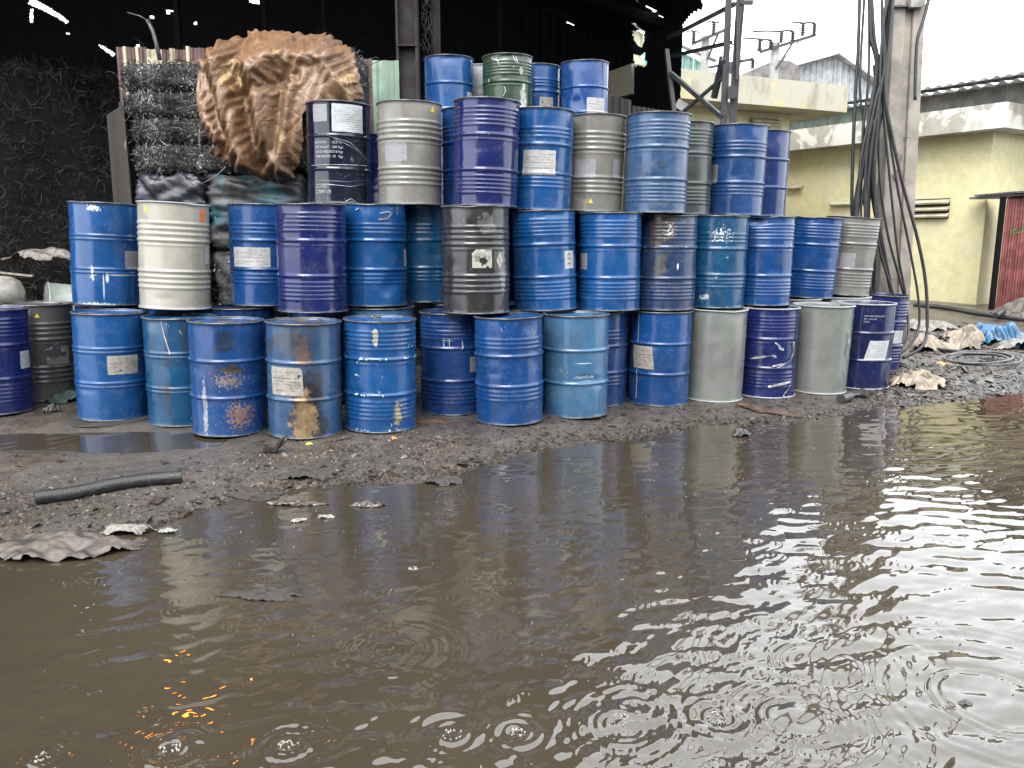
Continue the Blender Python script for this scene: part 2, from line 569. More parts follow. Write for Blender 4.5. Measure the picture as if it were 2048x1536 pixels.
M['tape'] = simple('peeled_tape', (0.26, 0.27, 0.29), 0.2, 0.4, 20)
M['pole_ink'] = simple('stencil_ink', (0.05, 0.045, 0.045), 0.8, 0.3)
M['green_leaf'] = simple('green_leaf', (0.07, 0.13, 0.03), 0.5, 0.3, 20)
M['lamp_metal'] = simple('lamp_metal', (0.05, 0.05, 0.05), 0.5, 0.3)


def m_mud():
    t = NT('wet_mud')
    o = t.tc()
    a = t.noise(o, 0.55, 6, 0.6)
    b = t.noise(o, 7, 8, 0.65)
    d = t.noise(o, 45, 5, 0.65)
    c = t.mix(t.ramp(b, 0.3, 0.7), (0.028, 0.022, 0.0175), (0.072, 0.058, 0.047))
    c = t.mix(t.math('MULTIPLY', t.ramp(a, 0.42, 0.6), 0.55), c, (0.046, 0.043, 0.040))
    c = t.mix(t.math('MULTIPLY', t.ramp(d, 0.58, 0.68), 0.6), c, (0.14, 0.115, 0.092))
    wet = t.ramp(t.noise(o, 1.3, 5), 0.40, 0.60)
    t.set(col=c, rough=t.math('ADD', t.math('MULTIPLY', wet, 0.28), t.ramp(d, 0.3, 0.7, 0.12, 0.34)), spec=0.5)
    t.bump(t.math('ADD', t.math('MULTIPLY', b, 1.5), t.math('MULTIPLY', d, 0.7)), 0.42, 0.02)
    return t.m


def m_water():
    t = NT('muddy_water')
    o = t.tc()
    n = t.noise(o, 0.8, 4)
    c = t.mix(t.ramp(n, 0.35, 0.65), (0.031, 0.0245, 0.0165), (0.036, 0.029, 0.0195))
    t.set(col=c, rough=0.0, ior=1.65)
    return t.m


def m_tarp():
    t = NT('brown_tarpaulin')
    o = t.tc()
    a = t.noise(o, 2.3, 6, 0.6)
    b = t.noise(o, 9, 8, 0.7, 0.8)
    c = t.mix(t.ramp(b, 0.3, 0.7), (0.105, 0.058, 0.030), (0.175, 0.100, 0.054))
    y = t.math('MULTIPLY', t.math('MULTIPLY', t.ramp(a, 0.56, 0.68), t.ramp(b, 0.38, 0.60)), 0.8)
    c = t.mix(y, c, (0.42, 0.27, 0.115))
    crease = t.vor(t.map(o, loc=(4, 2, 1)), 6.0)
    c = t.mix(t.math('MULTIPLY', t.ramp(crease, 0.0, 0.03, 1, 0), 0.35), c, (0.08, 0.045, 0.028))
    t.set(col=c, rough=0.42)
    crk = t.vor(t.map(o, (1.0, 1.0, 0.7), (1, 5, 2)), 14.0)
    t.bump(t.math('ADD', t.math('MULTIPLY', b, 0.7), t.math('ADD', t.ramp(crease, 0, 0.10), t.math('MULTIPLY', t.ramp(crk, 0, 0.08), 0.35))), 0.28, 0.015)
    return t.m


def m_swarf(name, lo, hi, metal=0.7, rough=0.4):
    t = NT(name)
    n = t.noise(t.tc(), 3.5, 6, 0.7)
    t.set(col=t.mix(t.ramp(n, 0.35, 0.68), lo, hi), rough=rough, metal=metal)
    return t.m


M['mud'] = m_mud()
M['water'] = m_water()
M['tarp'] = m_tarp()
M['swarf_core'] = simple('swarf_core', (0.016, 0.015, 0.015), 0.6, 0.5, 25, bump=0.6)
M['swarf'] = m_swarf('bale_swarf', (0.02, 0.02, 0.02), (0.20, 0.195, 0.185), 0.8, 0.28)
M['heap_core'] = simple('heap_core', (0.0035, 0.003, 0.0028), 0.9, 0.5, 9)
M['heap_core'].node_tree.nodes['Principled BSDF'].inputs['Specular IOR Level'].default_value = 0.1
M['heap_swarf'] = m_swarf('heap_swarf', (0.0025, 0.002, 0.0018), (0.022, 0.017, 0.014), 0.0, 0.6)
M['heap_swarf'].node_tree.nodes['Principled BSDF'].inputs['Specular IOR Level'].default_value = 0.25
_t = NT('orange_bulb')
_t.set(col=(0.8, 0.3, 0.02), emit=(1.0, 0.27, 0.015), estr=9.0)
M['bulb'] = _t.m

# ---------------------------------------------------------------- ground and water
SHORE = [(-40, 1.0), (-12, 2.6), (-6, 3.4), (-2.72, 3.79), (-2.61, 3.86), (-2.34, 3.83), (-2.2, 3.99), (-2.12, 4.16), (-1.97, 4.32), (-1.78, 4.59), (-1.63, 4.78),
         (-1.45, 4.8), (-1.24, 4.97), (-1.06, 5.04), (-0.74, 5.08), (-0.41, 5.15), (-0.32, 5.33), (0.1, 5.79), (0.41, 6.01), (1.12, 6.29),
         (1.62, 6.72), (2.28, 6.75), (2.79, 6.97), (3.43, 7.4), (4.33, 7.75), (5.36, 8.22), (7.5, 9.0), (12, 10.3), (40, 15)]
SHX = np.array([p[0] for p in SHORE])
SHY = np.array([p[1] for p in SHORE])


def ground_z(x, y, detail=True):
    x, y = np.asarray(x, float), np.asarray(y, float)
    s = (y - np.interp(x, SHX, SHY)) * 0.86
    if detail:
        s = s + (fbm(x * 2.2, y * 2.2, 5, 4) - 0.5) * 0.22
    plat = 0.055 - 0.035 * sstep(0.3, 0.9, x) + 0.035 * sstep(-2.6, -3.6, x) + 0.012 * sstep(2.6, 3.2, x)
    up = plat * (1 - np.exp(-np.maximum(s, 0) / 0.30))
    dn = np.maximum(s, -1.2) * 0.11
    z = np.where(s > 0, up, dn)
    if detail:
        amp = 0.010 + 0.05 * sstep(3.9, 5.2, x) * sstep(0, 0.6, s) * (1 - sstep(30, 40, x))
        amp = amp * sstep(-0.25, 0.25, s)
        z = z + (fbm(x * 5, y * 5, 9, 5, 0.6) - 0.5) * 2 * amp + (fbm(x * 22, y * 22, 3, 3, 0.6) - 0.5) * 0.012 * sstep(-0.1, 0.2, s)
    # a shallow wet hollow in front of the left drums
    hol = np.exp(-(((x + 3.6) / 1.3) ** 2 + ((y - 5.95) / 0.36) ** 2) ** 2)
    z = z - 0.062 * hol
    return z


def dense(a, b, d, lo, hi, n):
    left = lo + (a - lo) * (np.linspace(0, 1, n) ** 0.5)
    right = b + (hi - b) * (np.linspace(0, 1, n) ** 2.2)
    return np.unique(np.concatenate([left, np.arange(a, b, d), right]))


gx = dense(-6.0, 8.0, 0.028, -150, 150, 40)
gy = dense(3.2, 9.4, 0.024, -60, 260, 40)
GX, GY = np.meshgrid(gx, gy)
GZ = ground_z(GX, GY)
far = sstep(30, 60, np.hypot(GX, GY))
GZ = GZ * (1 - far) + 0.03 * far
ground = mk('ground', np.stack([GX, GY, GZ], -1).reshape(-1, 3), grid_faces(len(gx), len(gy)), M['mud'])
tag(ground, 'wet brown mud bank littered with chips under the drums', 'mud', kind='structure')

# water: directional wavelets, rain rings
rng = np.random.default_rng(7)
NU, NV = 800, 470
uu = np.linspace(-0.98, 0.98, NU)
vv = 1.25 * np.exp(np.linspace(0, math.log(10.5 / 1.25), NV))
WU, WY = np.meshgrid(uu, vv)
WX = WU * WY
H = np.zeros_like(WX)
wavy = 0.35 + 0.65 * sstep(-0.6, 2.2, WX - 0.25 * (WY - 4)) + 0.85 * sstep(3.3, 2.3, WY)
wavy = wavy * (0.55 + 0.9 * fbm(WX * 0.9, WY * 0.9, 21, 3))
for k in range(40):
    lam = 0.055 * (5.0 ** rng.random())
    th = PI / 2 + rng.normal(0, 0.55) + 0.25
    ph = rng.random() * 2 * PI
    kx, ky = math.cos(th) * 2 * PI / lam, math.sin(th) * 2 * PI / lam
    amp = 0.0150 * lam / (2 * PI)
    warp = 0.9 * np.sin(WX * 1.7 + k) + 0.8 * np.sin(WY * 2.1 + 2.3 * k)
    fade = sstep(0.9, 2.0, lam / (WY * 0.0046 * 2.2))
    H += amp * np.sin(kx * WX + ky * WY + ph + warp) * fade
H *= wavy * (1 - 0.5 * sstep(3.6, 5.5, WY))


def ring(x, y, r0, a, lam=None, w=None):
    lam = lam or max(0.022, 0.0075 * y)
    w = w or lam * 1.1
    R_ = r0 + 3 * w
    j0, j1 = np.searchsorted(vv, [max(1.26, y - R_), y + R_])
    i0, i1 = np.searchsorted(uu, [(x - R_) / max(y, 0.5) - 0.05, (x + R_) / max(y, 0.5) + 0.05])
    if j1 <= j0 or i1 <= i0: return
    sl = (slice(j0, j1), slice(i0, i1))
    d = np.hypot(WX[sl] - x, WY[sl] - y)
    H[sl] += a * np.exp(-((d - r0) / w) ** 2) * np.cos(2 * PI * (d - r0) / lam)


for k in range(700):
    y = 1.9 * (8.5 / 1.9) ** (rng.random() ** 0.9)
    x = y * rng.uniform(-0.7, 0.75)
    if x < 0 and rng.random() < 0.45: continue
    if y > np.interp(x, SHX, SHY): continue
    r0 = rng.uniform(0.008, 0.085) * (0.7 + 0.06 * y)
    ring(x, y, r0, rng.uniform(0.0004, 0.0011) * (0.5 + 0.22 * y))
for (px, py, r0, a) in ((1990, 1400, 0.20, 0.0024), (1600, 1440, 0.13, 0.0022), (1640, 1330, 0.16, 0.0016), (1240, 1450, 0.075, 0.0022), (1270, 1415, 0.05, 0.0016), (1440, 1435, 0.05, 0.0020),
                        (340, 1497, 0.045, 0.0020), (575, 1490, 0.04, 0.0020), (905, 1470, 0.045, 0.0018), (1035, 1465, 0.04, 0.0018), (640, 1475, 0.03, 0.0014), (780, 1300, 0.10, 0.0012),
                        (85, 1515, 0.04, 0.002), (1750, 1060, 0.07, 0.0015), (1850, 1270, 0.05, 0.0012), (1585, 1170, 0.06, 0.0013), (1530, 1245, 0.05, 0.0013)):
    p = at(px, py, z=0)
    for q in range(3):
        ring(p.x, p.y, r0 * (1 + 0.9 * q), a / (1 + 0.8 * q), 0.03 + 0.008 * q + 0.1 * max(0, r0 - 0.1))
edge = np.minimum(sstep(0, 0.06, (WU + 0.98)), sstep(0, 0.06, (0.98 - WU))) * sstep(10.5, 9.8, WY) * sstep(1.25, 1.4, WY)
H *= edge
wv = np.stack([WX, WY, H], -1).reshape(-1, 3)
wf = grid_faces(NU, NV)
n0 = len(wv)
c0, c1, c2, c3 = 0, NU - 1, n0 - NU, n0 - 1
ext = np.array([(-60, -40, 0), (60, -40, 0), (-60, 10.5, 0), (60, 10.5, 0)], float)
wv = np.concatenate([wv, ext])
wf = np.concatenate([wf, [[n0, n0 + 1, c1, c0], [n0 + 1, n0 + 3, c3, c1], [n0 + 2, n0, c0, c2]]])
water = mk('puddle_water', wv, wf.astype(np.int32), M['water'])
tag(water, 'brown rain puddle with ripples and drop rings', 'water', kind='structure')

# small second pool in the hollow by the left drums
pw = np.array([(-5.6, 5.4, 0.043), (-2.2, 5.4, 0.043), (-2.2, 6.6, 0.043), (-5.6, 6.6, 0.043)])
pool = mk('shallow_pool_water', pw, [(0, 1, 2, 3)], M['water'], smooth=False)
tag(pool, 'thin film of brown water in front of the left drums', 'water', kind='structure')

# unseen shed added behind the viewer so the drums mirror less sky
opp = thing('opposite_shed', 'long dark metal shed across the yard, behind the viewer', 'shed', (9, -8, 0))
MB().prism([(-8, -7), (30, -5), (30, -15), (-8, -15)], -0.2, 6.6).build('wall', M['grey_sheet'], opp)
MB().prism([(-8.4, -6.5), (30.4, -4.5), (30.4, -15.5), (-8.4, -15.5)], 6.603, 6.8).build('roof', M['grey_sheet'], opp)

# ---------------------------------------------------------------- drums
DR, DH = 0.2925, 0.88
RB = 0.2835
PROF = {
    'W': [(0.585, 0.017, 0.0130), (0.30, 0.017, 0.0130)] + [(0.80 - 0.034 * i, 0.0155, 0.0058) for i in range(5)] + [(0.245 - 0.034 * i, 0.0155, 0.0058) for i in range(5)] + [(0.545, 0.012, 0.003)],
    'G': [(0.57, 0.018, 0.0110), (0.315, 0.018, 0.0110)] + [(0.71 - 0.045 * i, 0.018, 0.0075) for i in range(3)] + [(0.27 - 0.045 * i, 0.018, 0.0075) for i in range(3)] + [(0.53, 0.014, 0.004)],
    'M': [(0.57, 0.017, 0.0130), (0.32, 0.017, 0.0130)] + [(0.705 - 0.035 * i, 0.0155, 0.0058) for i in range(3)] + [(0.275 - 0.035 * i, 0.0155, 0.0058) for i in range(3)],
    'P': [(0.585, 0.016, 0.0125), (0.30, 0.016, 0.0125)],
    'D': [(0.600, 0.013, 0.0095), (0.568, 0.013, 0.0075), (0.315, 0.013, 0.0095), (0.283, 0.013, 0.0075)],
    'S': [],
}


def prof_r(kind, z):
    z = np.asarray(z, float)
    r = np.full(z.shape, RB)
    for zc, w, a in PROF[kind]:
        t = np.clip(1 - ((z - zc) / w) ** 2, 0, 1)
        r = r + a * t * t
    r = r + 0.006 * np.clip(1 - z / 0.02, 0, 1) + 0.006 * np.clip(1 - (DH - z) / 0.02, 0, 1)
    return r


def drum_radius(sp, u, z):
    r = prof_r(sp['kind'], z)
    sd = sp['seed']
    r = r + (fbm(u * 5 + 40, z * 4, sd, 2) - 0.5) * 0.006 * sp.get('warp', 1.0)
    for (du, dz, su, sz, dep) in sp.get('dents', ()):
        q = ((u - du) / su) ** 2 + ((z - dz) / sz) ** 2
        r = r - dep * np.exp(-q * 1.3) * (1 + 0.5 * (ridge(u * 9, z * 9, sd) - 0.5))
    r = r * (1 + sp.get('taper', 0.0) * (z / DH - 0.5))
    return r


def curved(sp, u0, u1, v0, v1, nu, nv, lift=0.0022):
    """patch that follows the drum wall"""
    U, V = np.meshgrid(np.linspace(u0, u1, nu), np.linspace(v0, v1, nv))
    return U, V, lift


def wrap(sp, U, V, lift):
    r = drum_radius(sp, U, V) + lift
    t = U / DR
    return np.stack([r * np.sin(t), -r * np.cos(t), V], -1)


SEG = 44


def build_drum(sp):
    x, y, z0 = sp['p']
    phi = math.atan2(-x, y)
    tilt = sp.get('tilt', 0.0)
    root = thing('oil_drum', sp['label'], 'drum', (x, y, z0), 'steel drums stacked in rows', (sp.get('tiltx', 0.0), tilt, phi))
    low = sp.get('low', False)
    seg = 28 if low else SEG
    z = [0.0, 0.006, 0.02]
    if low:
        z += list(np.linspace(0.06, 0.82, 20))
    else:
        z += list(np.linspace(0.035, 0.845, 100))
    z += [DH - 0.02, DH - 0.006, DH]
    z = np.array(z)
    ang = np.linspace(-PI, PI, seg + 1)
    U, V = np.meshgrid(ang * DR, z)
    r = drum_radius(sp, U, V)
    rimd = np.zeros_like(U)
    for (du, su, dep, dn) in sp.get('rimdent', ()):
        k = np.exp(-((U - du) / su) ** 2) * sstep(0.74, 0.88, V)
        rimd = rimd + dep * k
    r = r - rimd
    Vz = V - rimd * 0.7
    P = np.stack([r * np.sin(U / DR), -r * np.cos(U / DR), Vz], -1).reshape(-1, 3)
    mat = sp['mat']
    mk('body', P, grid_faces(seg + 1, len(z)), mat, root, uvs=np.stack([U, V], -1).reshape(-1, 2), local=True)

    def rimring(zc, tz):
        pr = [(-0.004, -0.007), (0.004, -0.006), (0.0055, 0.0), (0.004, 0.006), (-0.004, 0.007)]
        vs = []
        rr = []
        for dr, dz in pr:
            Uc = ang[:-1] * DR
            Vc = np.full(Uc.shape, zc)
            base = drum_radius(sp, Uc, Vc) + dr
            dzv = np.zeros_like(Uc)
            if tz:
                for (du, su, dep, dn) in sp.get('rimdent', ()):
                    k = np.exp(-((Uc - du) / su) ** 2)
                    base = base - dep * k
                    dzv = dzv - dep * 0.7 * k
            vs.append(np.stack([base * np.sin(Uc / DR), -base * np.cos(Uc / DR), Vc + dz + dzv], -1))
        n = seg
        m = len(pr)
        v = np.concatenate(vs)
        f = []
        for i in range(m):
            for k in range(n):
                f.append((i * n + k, i * n + (k + 1) % n, ((i + 1) % m) * n + (k + 1) % n, ((i + 1) % m) * n + k))
        mk('rim', v, f, sp.get('rimmat', mat if sp.get('rimpaint') else M['rim_steel']), root, local=True, uvs=np.stack([np.zeros(len(v)), np.full(len(v), 0.7)], -1))

    rimring(DH - 0.003, True)
    rimring(0.005, False)
    # recessed lid with a pressed ring, and two bungs
    rr = np.array([0.279, 0.277, 0.262, 0.250, 0.235, 0.10, 0.0005]) * (1 + sp.get('taper', 0) * 0.5)
    zz = np.array([DH - 0.004, DH - 0.018, DH - 0.019, DH - 0.013, DH - 0.016, DH - 0.015, DH - 0.014])
    a = np.linspace(0, 2 * PI, seg, endpoint=False)
    A_, R_ = np.meshgrid(a, rr)
    Z_ = np.repeat(zz[:, None], seg, 1)
    L = np.stack([R_ * np.sin(A_), -R_ * np.cos(A_), Z_], -1).reshape(-1, 3)
    lid = mk('lid', L, grid_faces(seg, len(rr), wrap=True), sp.get('lidmat', mat), root, local=True, uvs=L[:, :2] * 0.9 + np.array([0, 0.45]))
    if not low:
        rt = random.Random(sp['seed'])
        a0 = rt.uniform(0, 2 * PI)
        for aa, rad in ((a0, 0.034), (a0 + PI, 0.019)):
            b = MB().lathe([(rad + 0.006, 0), (rad + 0.006, 0.006), (rad, 0.007), (rad, 0.013), (rad * 0.6, 0.014), (rad * 0.55, 0.009)], (0.20 * math.cos(aa), 0.20 * math.sin(aa), DH - 0.016), 14)
            b.build('bung', M['rim_steel'], lid, smooth=True, angle=40, local=True)
    return root


def add_label(sp, root, u, v, w, h, mat, torn=0.0, seed=0, name='paper_label', skew=0.0, diamond=False, lift=0.0022):
    nu, nv = max(3, int(w / 0.012)), max(3, int(h / 0.012))
    S, T_ = np.meshgrid(np.linspace(0, 1, nu), np.linspace(0, 1, nv))
    jit = 0.004
    U = u + (S - 0.5) * w + skew * (T_ - 0.5) * h
    V = v + (T_ - 0.5) * h
    if diamond:
        U = u + ((S - 0.5) + (T_ - 0.5)) * w * 0.5
        V = v + ((T_ - 0.5) - (S - 0.5)) * h * 0.5
    bd = (S == 0) | (S == 1) | (T_ == 0) | (T_ == 1)
    U = U + bd * (vnoise(V * 60, U * 60, seed) - 0.5) * jit
    V = V + bd * (vnoise(U * 60, V * 60, seed + 3) - 0.5) * jit
    lf = lift + torn * 0.012 * np.maximum(0, fbm(U * 18, V * 18, seed + 5, 2) - 0.55) * 4
    P = wrap(sp, U, V, lf).reshape(-1, 3)
    F = grid_faces(nu, nv)
    if torn > 0:
        cu = U.reshape(-1)[F].mean(1)
        cv = V.reshape(-1)[F].mean(1)
        keep = fbm(cu * 14, cv * 14, seed + 9, 3) > torn * 0.62
        if keep.sum() < 4: keep[:] = True
        F = F[keep]
    return mk(name, P, F, mat, root, uvs=np.stack([S, T_], -1).reshape(-1, 2), local=True)


def add_triangle(sp, root, u, v, s, name='warning_triangle', mat=None):
    pts = [(-s / 2, -s * 0.43), (s / 2, -s * 0.43), (0, s * 0.45)]
    U, V = [], []
    n = 6
    vs, fs = [], []
    for i in range(n + 1):
        t = i / n
        a = (pts[0][0] * (1 - t) + pts[2][0] * t, pts[0][1] * (1 - t) + pts[2][1] * t)
        b = (pts[1][0] * (1 - t) + pts[2][0] * t, pts[1][1] * (1 - t) + pts[2][1] * t)
        for q in (a, b): U.append(u + q[0]); V.append(v + q[1])
    P = wrap(sp, np.array(U), np.array(V), 0.002)
    fs = [(2 * i, 2 * i + 1, 2 * i + 3, 2 * i + 2) for i in range(n)]
    return mk(name, P, fs, mat or M['yellow_mark'], root, local=True)


def add_text(sp, root, txt, u, v, size, mat, name='stencil_text', squash=0.8):
    cu = bpy.data.curves.new('txt', 'FONT')
    cu.body = txt
    cu.size = size
    cu.space_line = 1.0
    cu.resolution_u = 2
    ob = bpy.data.objects.new('txt', cu)
    COL.objects.link(ob)
    dg = bpy.context.evaluated_depsgraph_get()
    me = ob.evaluated_get(dg).to_mesh()
    vs = np.array([tuple(p.co) for p in me.vertices])
    fs = [tuple(p.vertices) for p in me.polygons]
    ob.evaluated_get(dg).to_mesh_clear()
    bpy.data.objects.remove(ob)
    bpy.data.curves.remove(cu)
    if len(vs) == 0: return
    P = wrap(sp, u + vs[:, 0] * squash, v + vs[:, 1], 0.0018)
    return mk(name, P, fs, mat, root, smooth=False, local=True)


def add_strip(sp, root, pts, w, mat, name='tape_strip', lift=0.006, seed=0):
    """a peeling ribbon through (u, v) points"""
    pts = np.array(pts, float)
    t = np.linspace(0, len(pts) - 1, 8 * (len(pts) - 1) + 1)
    U = np.interp(t, np.arange(len(pts)), pts[:, 0])
    V = np.interp(t, np.arange(len(pts)), pts[:, 1])
    d = np.stack([np.gradient(U), np.gradient(V)], -1)
    d /= np.linalg.norm(d, axis=1)[:, None] + 1e-9
    ww = w * (0.55 + 0.9 * vnoise(t * 1.7, t * 0 + seed, seed))
    vs = []
    for s in (-1, 1):
        Us, Vs = U - d[:, 1] * ww * s / 2, V + d[:, 0] * ww * s / 2
        lf = lift * (0.35 + vnoise(t * 1.3 + 5 * s, t * 0, seed + 2))
        vs.append(wrap(sp, Us, Vs, lf))
    n = len(t)
    P = np.concatenate(vs)
    f = [(i, i + 1, n + i + 1, n + i) for i in range(n - 1)]
    return mk(name, P, f, mat, root, local=True)


BLUE = (0.005, 0.058, 0.188)
BLUE2 = (0.005, 0.045, 0.162)
DEEP = (0.005, 0.029, 0.118)
PURP = (0.0065, 0.0125, 0.080)
NAVY = (0.005, 0.0095, 0.055)
STEEL = (0.040, 0.112, 0.205)
FADED = (0.026, 0.066, 0.145)
TEALB = (0.004, 0.052, 0.125)
GREY = (0.135, 0.132, 0.120)
DGREY = (0.075, 0.073, 0.068)
CREAM = (0.30, 0.285, 0.24)
SAGE = (0.150, 0.157, 0.145)
WHITE_ST = (0.40, 0.42, 0.44)
MUDC = (0.17, 0.115, 0.065)
RUSTC = (0.10, 0.055, 0.030)
BLK = (0.020, 0.018, 0.016)

POS = {
    'A1': (-4.474, 6.803, 0.110), 'A2': (-4.416, 7.419, 0.100), 'A3': (-3.394, 6.683, 0.090), 'A4': (-2.777, 6.628, 0.060), 'A5': (-2.275, 6.296, 0.060),
    'A6': (-1.648, 6.226, 0.060), 'A7': (-1.077, 6.417, 0.060), 'A8': (-0.526, 7.054, 0.060), 'A9': (-0.021, 6.681, 0.060), 'A10': (0.563, 7.003, 0.045),
    'A11': (0.814, 7.593, 0.020), 'A12': (1.420, 7.620, 0.020), 'A13': (1.995, 7.816, 0.020), 'A14': (2.575, 8.004, 0.020), 'A15': (3.163, 8.152, 0.030),
    'A16': (3.713, 8.419, 0.030), 'A17': (4.364, 9.558, 0.040),
    'B1': (-3.638, 7.215, 0.995), 'B2': (-2.918, 6.946, 0.985), 'B3': (-2.251, 7.300, 0.985), 'B4': (-1.690, 6.809, 0.970), 'B5': (-1.237, 7.258, 0.985),
    'B6': (-0.839, 7.717, 0.985), 'B7': (-0.309, 6.889, 0.955), 'B8': (0.310, 7.381, 0.935), 'B9': (0.910, 7.544, 0.920), 'B10': (1.475, 7.770, 0.905),
    'B11': (2.025, 8.028, 0.905), 'B12': (2.572, 8.303, 0.905), 'B13': (3.352, 9.138, 0.920), 'B14': (3.885, 9.427, 0.930),
    'C1': (-1.595, 7.598, 1.880), 'C2': (-0.928, 7.484, 1.865), 'C3': (-0.371, 7.817, 1.865), 'C4': (-0.241, 7.216, 1.845), 'C5': (0.254, 7.566, 1.820),
    'C6': (0.773, 7.887, 1.815), 'C7': (1.340, 7.679, 1.800), 'C8': (1.705, 8.261, 1.800), 'C9': (2.283, 8.435, 1.800), 'C10': (2.676, 8.903, 1.800),
    'D1': (-0.736, 9.810, 2.730), 'D2': (-0.378, 10.310, 2.730), 'D3': (-0.052, 9.737, 2.730), 'D4': (0.302, 10.278, 2.730), 'D5': (0.869, 10.066, 2.730),
    'E1': (-2.430, 7.200, 0.090), 'E2': (-1.170, 7.200, 0.090), 'E3': (3.188, 9.034, 0.030), 'E4': (3.781, 9.140, 0.040), 'K1': (-1.46, 9.55, 1.84),
}
